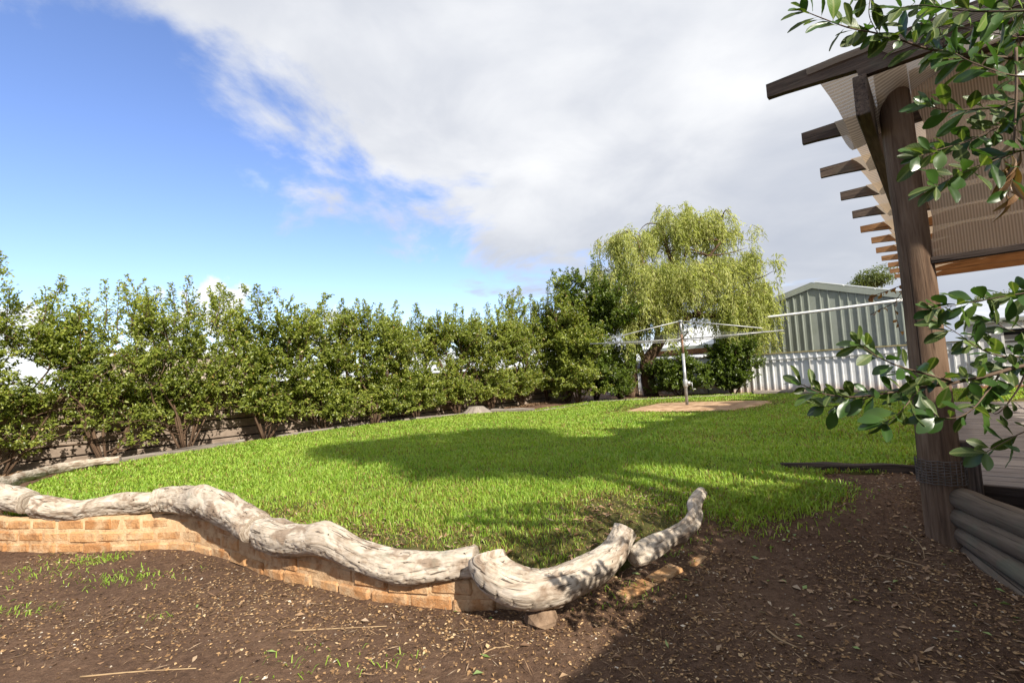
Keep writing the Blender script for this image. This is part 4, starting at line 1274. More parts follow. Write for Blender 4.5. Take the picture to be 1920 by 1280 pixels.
# ------------------------------------------------------------------ white louvre shed on the right
L0 = W0 + D2 * 4.74 + WN * 0.03
ws = thing('garden_shed', 'white corrugated shed with a dark louvre window beyond the deck', 'shed', L0)
WX0, WX1, WZ0, WZ1 = 0.62, 1.35, 1.03, 1.60
for k in range(7):
    s0 = k * 0.78
    o = L0 + D2 * s0
    lo, hi = (lambda s: 0.28), (lambda s: 1.84)
    if k == 0:
        sheet(o, D2, WN, WX0 - s0, lo, hi).build('sheet', 'white_sheet', ws)
        sheet(L0 + D2 * WX0, D2, WN, 0.78 - WX0, lo, lambda s: WZ0).build('sheet', 'white_sheet', ws)
        sheet(L0 + D2 * WX0, D2, WN, 0.78 - WX0, lambda s: WZ1, hi).build('sheet', 'white_sheet', ws)
    elif k == 1:
        sheet(o, D2, WN, WX1 - s0, lo, lambda s: WZ0).build('sheet', 'white_sheet', ws)
        sheet(o, D2, WN, WX1 - s0, lambda s: WZ1, hi).build('sheet', 'white_sheet', ws)
        sheet(L0 + D2 * WX1, D2, WN, 1.56 - WX1, lo, hi).build('sheet', 'white_sheet', ws)
    else:
        sheet(o, D2, WN, 0.785, lo, hi).build('sheet', 'white_sheet', ws)
mb = MB(); mb.box(L0 + Z * 0.05 - WN * 0.08, D2 * 5.5, WN * 0.10, Z * 0.24, 1); mb.build('plinth', 'brick_wall', ws)
mb = MB(); mb.box(L0 + WN * 0.034 + Z * 0.93, D2 * 5.5, WN * 0.02, Z * 0.05, 1); mb.build('rail', 'white_paint', ws)
win = mb = MB()
fr = 0.05
for (a0, a1, z0_, z1_) in ((WX0 - fr, WX0, WZ0 - fr, WZ1 + fr), (WX1, WX1 + fr, WZ0 - fr, WZ1 + fr), (WX0, WX1, WZ0 - fr, WZ0), (WX0, WX1, WZ1, WZ1 + fr)):
    mb.box(L0 + D2 * a0 + Z * z0_ - WN * 0.02, D2 * (a1 - a0), WN * 0.065, Z * (z1_ - z0_))
wobj = mb.build('window', 'white_paint', ws)
mb = MB(); mb.box(L0 + D2 * WX0 + Z * WZ0 - WN * 0.16, D2 * (WX1 - WX0), WN * 0.02, Z * (WZ1 - WZ0)); mb.build('interior', 'dark', wobj)
for k in range(3):
    zb = WZ0 + 0.01 + k * 0.145
    mb = MB(); mb.box(L0 + D2 * WX0 + Z * zb + WN * 0.01, D2 * (WX1 - WX0), WN * 0.006, Z * 0.135 - WN * 0.03); mb.build('louvre', 'louvre', wobj)
mb = MB(); mb.box(L0 - D2 * 0.1 + WN * 0.10 + Z * 1.85, D2 * 5.8, D1 * 3.0 + Z * 0.65, Z * 0.03, 1); mb.build('roof', 'blue_roof', ws)
mb = MB(); mb.box(L0 - D2 * 0.1 + WN * 0.135 + Z * 1.78, D2 * 5.8, WN * 0.03, Z * 0.07, 1); mb.build('fascia', 'grey_trim', ws)
mb = MB(); mb.box(L0 + D1 * 0.05 + Z * 0.1, D1 * 2.7, D2 * 0.03, Z * 1.72, 1); mb.build('side_wall', 'white_sheet', ws)

# ------------------------------------------------------------------ neighbouring houses
H0 = at(1222, 700, 21.5); H0[2] = 0
nh = thing('neighbour_house', 'orange walled house with a pale metal roof behind the clothes line', 'house', H0)
mb = MB(); mb.box(H0 + Z * 0.1, D2 * 2.9, D1 * 6, Z * 1.75, 1); mb.build('wall', 'brick_wall', nh)
er = H0 + Z * 1.95 - D2 * 0.4 - D1 * 0.45
mb = MB()
wv, dv = D2 * 3.7, D1 * 6.9
q = [er, er + wv, er + wv + dv, er + dv, er + wv * 0.25 + dv * 0.5 + Z * 1.0, er + wv * 0.75 + dv * 0.5 + Z * 1.0]
mb.add([x - Z * 0.05 for x in q[:4]] + q, [(0, 1, 2, 3)[::-1], (4, 5, 9, 8), (5, 6, 9), (6, 7, 8, 9), (7, 4, 8), (0, 1, 5, 4), (1, 2, 6, 5), (2, 3, 7, 6), (3, 0, 4, 7)])
mb.build('roof', 'roof_sheet', nh)
mb = MB(); mb.box(er - D1 * 0.08 - Z * 0.13, wv, D1 * 0.07, Z * 0.12, 1); mb.build('gutter', 'grey_trim', nh)
mb = MB(); mb.box(H0 - D1 * 1.6 + Z * 1.42, D2 * 2.8, D1 * 1.6 + Z * 0.15, Z * 0.04, 1); mb.build('awning', 'roof_sheet', nh)
for s in (0.1, 2.7):
    mb = MB(); mb.tube([H0 - D1 * 1.5 + D2 * s + Z * 0.05, H0 - D1 * 1.5 + D2 * s + Z * 1.42], 0.04, 6); mb.build('awning_post', 'zinc', nh)
B0 = at(205, 735, 12.2); B0[2] = 0
bg_ = thing('neighbour_shed', 'low beige walled outbuilding behind the board fence and hedge', 'building', B0)
mb = MB(); mb.box(B0, FD * 3.4, -FN * 3.0, Z * 2.22, 1); mb.build('wall', 'beige_wall', bg_)
mb = MB(); mb.box(B0 + FN * 0.15 - FD * 0.15 + Z * 2.222, FD * 3.7, -FN * 3.3 + Z * 0.35, Z * 0.05, 1); mb.build('roof', 'roof_sheet', bg_)
B1 = at(146, 735, 14.2); B1[2] = 0
bc = thing('neighbour_house', 'cream walled house glimpsed between the hedge shrubs', 'house', B1)
mb = MB(); mb.box(B1, FD * 2.6, -FN * 4, Z * 1.85, 1); mb.build('wall', 'cream_wall', bc)
mb = MB(); mb.box(B1 + FN * 0.2 - FD * 0.2 + Z * 1.852, FD * 3.0, -FN * 4.4 + Z * 0.8, Z * 0.05, 1); mb.build('roof', 'grey_trim', bc)

HP = D1 * -6.0 + D2 * 2.72
hs = thing('house', 'brick house along the dirt beside the deck with a long low eave', 'house', HP)
mb = MB(); mb.box(HP - Z * 0.1, D1 * 9.3, D2 * 2.2, Z * 2.62, 1); mb.build('wall', 'brick_wall', hs)
mb = MB(); mb.box(HP - D2 * 0.55 - D1 * 0.3 + Z * 2.55, D1 * 9.85, D2 * 1.7 + Z * 0.62, Z * 0.05, 1); mb.build('roof', 'roof_sheet', hs)
mb = MB(); mb.box(HP + D2 * 1.152 - D1 * 0.3 + Z * 3.17, D1 * 9.85, D2 * 1.6 - Z * 0.58, Z * 0.05, 1); mb.build('roof', 'roof_sheet', hs)
mb = MB(); mb.box(HP - D2 * 0.66 - D1 * 0.3 + Z * 2.47, D1 * 9.85, D2 * 0.11, Z * 0.10, 1); mb.build('gutter', 'grey_trim', hs)
# ------------------------------------------------------------------ rotary clothes line
HB = np.array([3.90, 11.10, 0.27])
ho = thing('clothes_hoist', 'galvanised rotary clothes line standing on the sandy paving', 'clothes line', HB)
top = HB + Z * 1.93
mb = MB(); mb.tube([HB, HB + Z * 1.18], 0.034, 12); mb.build('lower_pole', 'zinc', ho, True)
mb = MB(); mb.tube([HB + Z * 1.18, HB + Z * 1.62], 0.028, 12); mb.build('rusty_pole', 'rust', ho, True)
mb = MB(); mb.tube([HB + Z * 1.62, top], 0.022, 10); mb.tube([top - Z * 0.03, top + Z * 0.02], 0.04, 10); mb.build('upper_pole', 'zinc', ho, True)
mb = MB()
mb.tube([HB + Z * 0.40, HB + Z * 0.44, HB + Z * 0.56, HB + Z * 0.60], [0.04, 0.058, 0.058, 0.04], 12)
gb = HB + Z * 0.50
sd = np.array([0.9, -0.43, 0])
mb.tube([gb, gb + sd * 0.11], 0.045, 12)
gbx = mb.build('gear_box', 'zinc', ho, True)
mb = MB(); mb.tube([gb + sd * 0.11, gb + sd * 0.14], 0.012, 8); mb.tube([gb + sd * 0.14 + Z * 0.02, gb + sd * 0.145 - Z * 0.14], 0.010, 8); mb.tube([gb + sd * 0.145 - Z * 0.14, gb + sd * 0.21 - Z * 0.14], 0.014, 8)
mb.build('crank_handle', 'zinc', gbx, True)
hub = HB + Z * 1.51
# four arms surveyed from their tips
tips = [at(1111, 638, 10.95), at(1465, 625, 10.55)]
arm_dirs = []
d0 = tips[0] - hub
d1_ = tips[1] - hub
ang0 = math.atan2(-0.331, 0.943) - 0.62 + 0.06
AL = 2.1
dirs4 = [np.array([math.cos(ang0 + 0.62 + k * math.pi / 2), math.sin(ang0 + 0.62 + k * math.pi / 2), 0]) for k in range(4)]
ends = []
for d in dirs4:
    e = hub + d * AL + Z * 0.04
    ends.append(e)
    mb = MB(); mb.tube([hub, hub + d * AL * 0.5 + Z * 0.012, e], 0.014, 8); arm = mb.build('arm', 'zinc', ho, True)
    k1 = hub + d * AL * 0.80 + Z * 0.03
    mb = MB(); mb.tube([top, top * 0.5 + (k1 + Z * 0.10) * 0.5, k1 + Z * 0.09, k1], 0.0125, 8); mb.build('brace', 'zinc', arm, True)
for j, f in enumerate((0.42, 0.56, 0.70, 0.84, 0.97)):
    mb = MB()
    q = [hub + d * AL * f + Z * 0.04 * f for d in dirs4]
    for k in range(4):
        a0, a1 = q[k], q[(k + 1) % 4]
        mb.tube([a0, (a0 + a1) / 2 - Z * 0.03, a1], 0.0022, 4, False)
    mb.build('line', 'dull_zinc', ho)

# ------------------------------------------------------------------ deck
DZ = 0.35
DC = np.array([2.80, 3.20, 0.0])
deck = thing('timber_deck', 'weathered grey timber deck under the pergola', 'deck', DC + D2 * 1.5 + D1 * 3)
random.seed(8)
cols = [(0.0, 0.75), (0.756, 1.35), (2.112, 1.5)]
s = 0.0
kk = 0
while s < 6.3:
    bw = 0.14
    for (c0, cl) in cols:
        mb = MB()
        mb.box(DC + D1 * (s + random.uniform(0, .004)) + D2 * (c0 + random.uniform(-.004, .004)) + Z * (DZ - 0.03 + random.uniform(-.003, .003)), D2 * (cl + random.uniform(-0.006, 0.003)), D1 * (bw - 0.008), Z * 0.03, random.uniform(0, 20), 0.004)
        mb.build('board', 'deck_wood', deck)
    s += bw
mb = MB(); mb.box(DC - D1 * 0.035 + Z * 0.08, D2 * 3.6, D1 * 0.03, Z * (DZ - 0.085), 1); mb.build('fascia', 'sleeper_wood', deck)
mb = MB(); mb.box(DC - D2 * 0.035 + Z * 0.08, D1 * 6.3, D2 * 0.03, Z * (DZ - 0.085), 1); mb.build('fascia', 'sleeper_wood', deck)
# round logs stacked beside the deck
lw = thing('log_wall', 'four stacked greenish round logs beside the thick leaning post', 'log wall', (2.72, 2.95, 0))
for k, (a0, a1, rr) in enumerate((((1795, 932, 2.98), (1990, 1010, 2.30), 0.068), ((1800, 968, 2.96), (1990, 1062, 2.27), 0.063), ((1812, 1004, 2.92), (1990, 1122, 2.24), 0.059), ((1822, 1038, 2.9), (1990, 1172, 2.22), 0.056))):
    a, c2 = at(*a0), at(*a1)
    c2 = c2 + (c2 - a) * 0.9
    pts = [a + (c2 - a) * i / 10 + np.append(np.zeros(2), 0.006 * mnoise.noise((i * 0.7, k * 3, 0))) for i in range(11)]
    mb = MB(); mb.tube(pts, [rr * (1 + 0.06 * mnoise.noise((i * 0.9, k * 5, 3))) for i in range(11)], 20, seed=k * 2.3); mb.build('log', 'log_wood', lw, True)

# ------------------------------------------------------------------ pergola
PB = np.array([2.56, 3.10, 0.0])
per = thing('pergola', 'timber pergola with shade cloth roof and a thick round post', 'pergola', PB)
RZ = 2.92                                  # underside of rafters
path = catmull([np.array([2.61, 3.045, -0.1]), np.array([2.605, 3.05, 0.6]), np.array([2.60, 3.05, 1.5]), np.array([2.575, 3.04, 2.4]), np.array([2.55, 3.03, 3.02])], 8)
sides = 28
vs, gr, fs = [], [], []
for i, q in enumerate(path):
    R = 0.118 - 0.032 * min(1.0, 1.7 * i / (len(path) - 1))
    for k in range(sides):
        a = 2 * math.pi * k / sides
        nz = 0.05 * mnoise.noise((math.cos(a) * 1.4, math.sin(a) * 1.4, q[2] * 0.8)) - 0.05 * max(0, mnoise.noise((math.cos(a) * 4, math.sin(a) * 4, q[2] * 0.35 + 9)))
        vs.append(q + np.array([math.cos(a), math.sin(a), 0]) * R * (1 + nz)); gr.append(np.array([math.cos(a) * R, math.sin(a) * R, q[2]]))
for i in range(len(path) - 1):
    for k in range(sides):
        k2 = (k + 1) % sides
        fs.append((i * sides + k, i * sides + k2, (i + 1) * sides + k2, (i + 1) * sides + k))
fs.append(tuple((len(path) - 1) * sides + k for k in range(sides)))
mb = MB(); mb.add(vs, fs, gr); post = mb.build('post', 'post_wood', per, True)
# wire mesh tie round the post
mb = MB()
cz = np.array([2.606, 3.05, 0.0])
for k in range(9):
    zc = 0.395 + k * 0.017
    mb.tube([cz + Z * (zc + 0.003 * math.sin(j * 1.9 + k)) + np.array([math.cos(j * 2 * math.pi / 32), math.sin(j * 2 * math.pi / 32), 0]) * 0.120 for j in range(33)], 0.0028, 4, False)
for j in range(26):
    a = j * 2 * math.pi / 26
    mb.tube([cz + Z * 0.39 + np.array([math.cos(a), math.sin(a), 0]) * 0.122, cz + Z * 0.535 + np.array([math.cos(a + .03), math.sin(a + .03), 0]) * 0.122], 0.0026, 4, False)
mb.build('wire_mesh_tie', 'old_wire', post)
for (t, wd, mt_, zt) in ((2.75, 0.125, 'rafter_wood', RZ), (7.0, 0.15, 'sunlit_wood', RZ)):
    q = PB + D1 * t - D1 * wd / 2 - D2 * wd / 2 + Z * 0.2
    mb = MB(); mb.box(q, D1 * wd, D2 * wd, Z * (zt - 0.2), t, 0.006); mb.build('post', mt_, per)
for t in (0.4, 4.0, 7.0, 11.0):
    q = PB + D2 * 3.3 + D1 * t + Z * 0.2
    mb = MB(); mb.box(q, D1 * 0.12, D2 * 0.12, Z * (RZ - 0.2), t, 0.006); mb.build('post', 'sunlit_wood', per)
q = PB + D2 * 0.085 - D1 * 0.02
mb = MB(); mb.box(q + Z * 0.02, D2 * 0.165, D1 * 0.09, Z * 0.62, 1, 0.006); mb.build('stub_post', 'rafter_wood', per)
# beams along both sides
mb = MB(); mb.box(PB - D2 * 0.125 - D1 * 0.50 + Z * (RZ - 0.30), D1 * 11.9, D2 * 0.07, Z * 0.243, 1, 0.004); mb.build('beam', 'rafter_wood', per)
mb = MB(); mb.box(PB + D2 * 3.25 - D1 * 0.10 + Z * (RZ - 0.20), D1 * 11.6, D2 * 0.05, Z * 0.198, 2, 0.004); mb.build('beam', 'sunlit_wood', per)
# rafters with stepped, tapering tails
NR, SPC = 12, 1.0
T0 = np.array([1.82, 3.16, 0.0])
def rafter(o, name='rafter', mt_='rafter_wood', seed=0):
    Lr, th = 4.9, 0.048
    pf = [(0, 0.035), (0, 0.125), (Lr, 0.125), (Lr, -0.055), (0.50, -0.055), (0.49, -0.005), (0.10, 0.03)]
    vs, gr = [], []
    for side_ in (0, 1):
        for (s_, h_) in pf:
            vs.append(o + D2 * s_ + D1 * (th * (side_ - 0.5)) + Z * (RZ + h_)); gr.append(np.array([h_, side_ * th, s_]) + seed * 1.7)
    n7 = len(pf)
    fs = [tuple(range(n7)), tuple(range(2 * n7 - 1, n7 - 1, -1))]
    for k in range(n7):
        k2 = (k + 1) % n7
        fs.append((k, k + n7, k2 + n7, k2))
    mb = MB(); mb.add(vs, fs, gr)
    return mb.build(name, mt_, per)
for k in range(NR):
    rafter(T0 + D1 * k * SPC + D2 * 0.02 * math.sin(k * 2.3), seed=k, mt_='rafter_wood' if k < 5 else 'sunlit_wood')  # far rafters get the timber colour with sunlight painted in
# shade cloth laid over the rafters, sagging between them, rolled at the outer edge
vs, gr, fs = [], [], []
NU, NV = 190, 44
rg = np.random.default_rng(3)
for i in range(NU + 1):
    u = -0.16 + (NR - 1 + 0.35) * SPC * i / NU
    ph = (u / SPC) % 1.0
    sagk = (math.sin(math.pi * ph) ** 2) if u > 0 else 0
    kfac = mnoise.noise((math.floor(u / SPC) * 3.3, 0, 0))
    for j in range(NV + 1):
        v_ = j / NV
        inset = 0.24 + 0.16 * sagk + 0.05 * mnoise.noise((u * 2.2, 1, 0))
        s_ = inset + (4.7 - inset) * v_ ** 1.5
        edge_ = math.exp(-((s_ - inset) / 0.35) ** 2)
        sag = sagk * (0.10 + 0.17 * edge_ + 0.06 * kfac) + 0.02 * mnoise.noise((u * 4, s_ * 4, 2)) * sagk + (0.16 * edge_ * sagk if 0 < u < SPC else 0)
        z_ = RZ + 0.132 - sag
        p = T0 + D1 * u + D2 * s_ + Z * z_
        if u < 0:
            p = T0 + D1 * (-0.038 + 0.012 * mnoise.noise((s_ * 6, 0, 5))) + D2 * s_ + Z * (RZ + 0.132 + u * (0.78 if s_ > 0.62 else 0.36))
        vs.append(p); gr.append(np.array([u, s_, 0.0]))
for i in range(NU):
    for j in range(NV):
        a0 = i * (NV + 1) + j
        fs.append((a0, a0 + NV + 1, a0 + NV + 2, a0 + 1))
mb = MB(); mb.add(vs, fs, gr); mb.build('roof_cloth', 'cloth', per, True)
# vertical shade cloth blind on the end facing the dirt
vs, gr, fs = [], [], []
NU, NV = 60, 40
P0 = PB + D2 * 0.13 - D1 * 0.05
for i in range(NU + 1):
    s_ = 3.4 * i / NU
    for j in range(NV + 1):
        zf = j / NV
        wob = 0.02 * mnoise.noise((s_ * 2, zf * 2.5, 3)) + 0.008 * mnoise.noise((s_ * 9, zf * 3, 8))
        pull = 0.05 * math.sin(math.pi * zf) * max(0, 1 - s_ / 0.5) * (0.6 + 0.6 * math.sin(zf * 11))
        vs.append(P0 + D2 * (s_ + pull) + D1 * wob + Z * (1.77 + (2.93 - 1.77) * zf)); gr.append(np.array([s_ + pull, zf, 0.0]))
for i in range(NU):
    for j in range(NV):
        a0 = i * (NV + 1) + j
        fs.append((a0, a0 + NV + 1, a0 + NV + 2, a0 + 1))
mb = MB(); mb.add(vs, fs, gr); mb.build('cloth_blind', 'cloth', per, True)
mb = MB(); mb.box(P0 - D1 * 0.02 + Z * 1.735, D2 * 3.4, D1 * 0.045, Z * 0.04, 1, 0.004); mb.build('blind_batten', 'sleeper_wood', per)
mb = MB(); mb.box(P0 - D1 * 0.02 + Z * 2.93, D2 * 3.4, D1 * 0.045, Z * 0.05, 1, 0.004); mb.build('blind_rail', 'rafter_wood', per)
# dead vine clinging to the far side of the post
vn = thing('dry_vine', 'dead vine with rusty brown leaves hanging beside the post', 'vine', PB + Z * 1.6)
mb = MB()
vb = []
for L in ([(1690, 535), (1665, 545), (1645, 552), (1628, 560)], [(1690, 560), (1668, 572), (1650, 580), (1632, 590)], [(1692, 545), (1678, 570), (1682, 600), (1688, 622)]):
    p = catmull([at(px, py, 3.28) for px, py in L], 5)
    mb.tube(p, 0.0025, 4, False); vb += p
mb.build('stem', 'twig', vn)
LEAF_V = {}

# ------------------------------------------------------------------ foreground branches with large leaves
def leaf_mesh(name, L, W_, fold, curl, mat, seed):
    rs = random.Random(seed)
    n = 7
    vs, fs = [], []
    for i in range(n + 1):
        u = i / n
        wv_ = W_ * (math.sin(math.pi * min(1, u * 0.94 + 0.03) ** 1.15) ** 0.75) * (0.4 + 0.6 * u ** 0.4)
        y_ = u * L
        zc = -curl * (u ** 2) * L
        for sx_ in (-1, -0.5, 0, 0.5, 1):
            vs.append((sx_ * wv_ * (1 - 0.06 * rs.random()), y_, zc + fold * abs(sx_) * wv_ + 0.0008 * rs.uniform(-1, 1)))
    for i in range(n):
        for j in range(4):
            a0 = i * 5 + j
            fs.append((a0, a0 + 1, a0 + 6, a0 + 5))
    k = len(vs)                             # short stalk
    vs += [(-0.0008, 0.001, 0), (0.0008, 0.001, 0), (0.0008, -0.007, -0.001), (-0.0008, -0.007, -0.001)]
    fs.append((k, k + 1, k + 2, k + 3))
    me = bpy.data.meshes.new(name)
    me.from_pydata(vs, [], fs); me.update()
    me.polygons.foreach_set('use_smooth', [True] * len(me.polygons))
    me.materials.append(M[mat])
    return me
LEAVES = [leaf_mesh('leaf', 0.060, 0.0150, 0.25, 0.12, 'big_leaf', 1), leaf_mesh('leaf', 0.054, 0.0165, 0.10, 0.25, 'big_leaf', 2), leaf_mesh('leaf', 0.064, 0.0140, 0.40, 0.05, 'big_leaf', 3),
          leaf_mesh('leaf', 0.048, 0.0155, 0.20, -0.10, 'big_leaf', 4), leaf_mesh('leaf', 0.054, 0.0165, 0.15, 0.3, 'pale_leaf', 5)]
DRY = [leaf_mesh('dry_leaf', 0.062, 0.010, 1.3, 0.5, 'dry_leaf', 6), leaf_mesh('dry_leaf', 0.055, 0.012, 1.0, 0.8, 'dry_leaf', 7)]
VINE = [leaf_mesh('dry_leaf', 0.050, 0.020, 0.3, 0.3, 'rust_leaf', 8)]
rs = random.Random(12)
def leaf_frame(d, upv):
    d = d / np.linalg.norm(d)
    s = np.cross(d, upv); s /= np.linalg.norm(s) + 1e-9
    return s, d, np.cross(s, d)
def place_leaf(me, q, d, upv, parent, sc, name='leaf'):
    s, d, u = leaf_frame(d, upv)
    o = bpy.data.objects.new(name, me)
    COL.objects.link(o)
    o.parent = parent
    mm = Matrix.Identity(4)
    org = ORI[parent.name]
    for i in range(3):
        mm[i][0], mm[i][1], mm[i][2], mm[i][3] = s[i] * sc, d[i] * sc, u[i] * sc, q[i] - org[i]
    o.matrix_local = mm
    return o
for q in vb:
    if rs.random() < 0.5:
        place_leaf(VINE[0], q, np.array([rs.gauss(0, 1), rs.gauss(0, .5), -0.6]), np.array([rs.gauss(0, 1), -1, rs.gauss(0, 1)]), vn, rs.uniform(0.4, 0.85), 'dry_leaf')

FB = np.array([2.15, 1.05, 0.0])
fg = thing('leafy_bush', 'glossy large leaved bush reaching in front of the post and shade cloth', 'bush', FB)
# (px, py, distance) runs, from the bush outwards; thickness at start
BR = [([(2060, 650, 1.28), (1960, 676, 1.28), (1900, 690, 1.28), (1850, 704, 1.28), (1780, 719, 1.28), (1720, 727, 1.3), (1660, 737, 1.3), (1600, 744, 1.32), (1545, 738, 1.32), (1502, 720, 1.33)], 0.0075, 10.5),
      ([(1790, 718, 1.28), (1740, 702, 1.26), (1690, 688, 1.24), (1645, 668, 1.22), (1612, 645, 1.21)], 0.0035, 11),
      ([(2020, 520, 1.22), (1940, 545, 1.2), (1880, 556, 1.18), (1830, 565, 1.17), (1790, 572, 1.16), (1748, 580, 1.15)], 0.0035, 10),
      ([(2020, 660, 1.35), (1920, 668, 1.33), (1870, 666, 1.3), (1828, 648, 1.28), (1800, 628, 1.27), (1765, 606, 1.26)], 0.0035, 10.5),
      ([(1880, 694, 1.28), (1850, 735, 1.25), (1825, 765, 1.23), (1795, 782, 1.22), (1752, 782, 1.22)], 0.0030, 12),
      ([(2010, 790, 1.2), (1930, 806, 1.18), (1880, 830, 1.16), (1848, 848, 1.15)], 0.0030, 14),
      ([(1725, 728, 1.3), (1705, 752, 1.27), (1685, 775, 1.25), (1660, 792, 1.24)], 0.0025, 11),
      ([(1640, 740, 1.3), (1610, 752, 1.33), (1575, 760, 1.35), (1545, 762, 1.36)], 0.0022, 9),
      ([(1925, 694, 1.28), (1905, 735, 1.3), (1870, 775, 1.32), (1850, 760, 1.32)], 0.0030, 12),
      ([(2050, 560, 1.3), (1960, 610, 1.3), (1900, 620, 1.3), (1860, 600, 1.3)], 0.0030, 12),
      ([(2060, 110, 1.2), (1960, 112, 1.2), (1880, 108, 1.2), (1800, 100, 1.2), (1740, 92, 1.2), (1690, 76, 1.2), (1640, 62, 1.2), (1590, 52, 1.2), (1530, 30, 1.2), (1512, 22, 1.2)], 0.0055, 8.5),
      ([(1880, -70, 1.25), (1890, -10, 1.24), (1900, 40, 1.23), (1915, 90, 1.22)], 0.0040, 10),
      ([(1745, -70, 1.22), (1750, -10, 1.22), (1758, 40, 1.21), (1770, 90, 1.2)], 0.0030, 10),
      ([(1640, -60, 1.2), (1632, -5, 1.2), (1630, 30, 1.2), (1645, 62, 1.2)], 0.0025, 10),
      ([(1990, 10, 1.15), (1930, 20, 1.15), (1860, 22, 1.15), (1800, 20, 1.15), (1730, 10, 1.16), (1690, 15, 1.16)], 0.0040, 9),
      ([(2030, 150, 1.05), (1950, 145, 1.05), (1890, 140, 1.06), (1830, 120, 1.08), (1790, 100, 1.1)], 0.0040, 10),
      ([(2020, 190, 1.15), (1930, 188, 1.15), (1870, 202, 1.15), (1815, 206, 1.15), (1770, 206, 1.15), (1742, 198, 1.15)], 0.0030, 10),
      ([(2010, 200, 1.18), (1925, 215, 1.18), (1870, 240, 1.17), (1820, 262, 1.16), (1770, 278, 1.15), (1722, 293, 1.14)], 0.0030, 9.5),
      ([(2010, 270, 1.12), (1930, 280, 1.12), (1880, 295, 1.12), (1830, 315, 1.12), (1795, 328, 1.11), (1755, 350, 1.1)], 0.0030, 10),
      ([(2000, 60, 1.3), (1920, 70, 1.3), (1850, 60, 1.3), (1790, 52, 1.3), (1740, 50, 1.3)], 0.0030, 9),
      ([(1905, 90, 1.14), (1906, 160, 1.13), (1902, 250, 1.12), (1898, 330, 1.12), (1890, 372, 1.12)], 0.0035, 26)]
TODO, REST = [], []
pale_spots = [(1732, 360), (1795, 270), (1735, 200), (1772, 95), (1880, 150)]
for bi, (L, r0, step) in enumerate(BR):
    wpts = [at(*q) for q in L]
    if L[0][0] > 1940:                      # grows out of one of the stems
        wpts = [FB + np.array([0.02, 0.03, max(0.35, wpts[0][2] * 0.72)]), (FB * 0.5 + wpts[0] * 0.5) * np.array([1, 1, 0]) + Z * wpts[0][2] * 0.90] + wpts
    elif L[0][1] < 0:
        wpts = [FB + np.array([0.0, 0.0, 1.7]), FB * np.array([0.5, 0.5, 0]) + wpts[0] * np.array([0.5, 0.5, 0]) + Z * (wpts[0][2] + 0.12)] + wpts
    pts = catmull(wpts, 8)
    mb = MB(); mb.tube(pts, [max(0.0010, r0 * (1 - 0.85 * i / (len(pts) - 1))) for i in range(len(pts))], 6, seed=bi)
    br = mb.build('branch', 'twig', fg, True)
    seg = np.array(pts)
    ln = np.concatenate([[0], np.cumsum(np.linalg.norm(np.diff(seg, axis=0), axis=1))])
    gap = step * (1.08 if bi < 10 else 1.0) / FPX
    s_ = 0.10 if len(L) > 5 else 0.03
    k = 0
    while s_ < ln[-1]:
        i = int(np.clip(np.searchsorted(ln, s_) - 1, 0, len(seg) - 2))
        f = (s_ - ln[i]) / (ln[i + 1] - ln[i] + 1e-9)
        q = seg[i] * (1 - f) + seg[i + 1] * f
        t = seg[i + 1] - seg[i]; t /= np.linalg.norm(t)
        ph = k * 2.4 + rs.uniform(-0.5, 0.5)
        sv = np.cross(t, Z); sv /= np.linalg.norm(sv)
        uv = np.cross(sv, t)
        rad = sv * math.cos(ph) + uv * math.sin(ph)
        d = t * rs.uniform(0.25, 0.9) + rad * rs.uniform(0.6, 1.1) + Z * rs.uniform(-0.35, 0.30)
        upv = Z * 0.55 + np.array([rs.gauss(0, .5), rs.gauss(-.75, .45), rs.gauss(0, .3)])
        vq = q - EYE
        sxp, syp = 960 + FPX * (vq @ RIGHT) / (vq @ _F), 640 - FPX * (vq @ UP) / (vq @ _F)
        vis = vq @ _F > 0.2 and sxp < 1945 and syp > -30
        if vis or rs.random() < 0.6:
            me = LEAVES[4] if rs.random() < 0.07 else LEAVES[rs.randrange(4)]
            (TODO if vis else REST).append((me, q + rad * 0.006, d, upv, br, rs.uniform(0.6, 1.22)))
        s_ += gap * rs.uniform(0.6, 1.4); k += 1
    # whorl at the tip
    if bi != 20:
        t = seg[-1] - seg[-3]; t /= np.linalg.norm(t)
        for kk in range(4):
            ph = kk * 1.7 + rs.random()
            sv = np.cross(t, Z); sv /= np.linalg.norm(sv); uv = np.cross(sv, t)
            TODO.append((LEAVES[rs.randrange(4)], seg[-1], t * 0.9 + (sv * math.cos(ph) + uv * math.sin(ph)) * 0.7, Z * 0.6 + np.array([rs.gauss(0, .4), -.7, 0]), br, rs.uniform(0.7, 1.1)))
    else:
        for kk in range(14):
            q = seg[rs.randrange(len(seg) // 2, len(seg))]
            place_leaf(DRY[kk % 2], q + np.array([rs.gauss(0, .012), rs.gauss(0, .012), 0]), np.array([rs.gauss(0, .35), rs.gauss(0, .35), -1.0]), np.array([rs.gauss(0, 1), rs.gauss(-1, .4), 0.1]), br, rs.uniform(0.7, 1.05), 'dry_leaf')
print('big leaves', len(TODO))
rs.shuffle(TODO)
for a in TODO[:290]:
    place_leaf(*a)
vs, fs = [], []
for (me, q, d, upv, br, sc) in TODO[290:] + REST:
    s_, d_, u_ = leaf_frame(d, upv)
    k = len(vs)
    for vv in me.vertices:
        vs.append(q + (s_ * vv.co[0] + d_ * vv.co[1] + u_ * vv.co[2]) * sc)
    fs += [tuple(i + k for i in p_.vertices) for p_ in me.polygons]
if vs:
    mesh_obj('leaves', np.array(vs), fs, 'joined_leaf', fg, True)['kind'] = 'stuff'
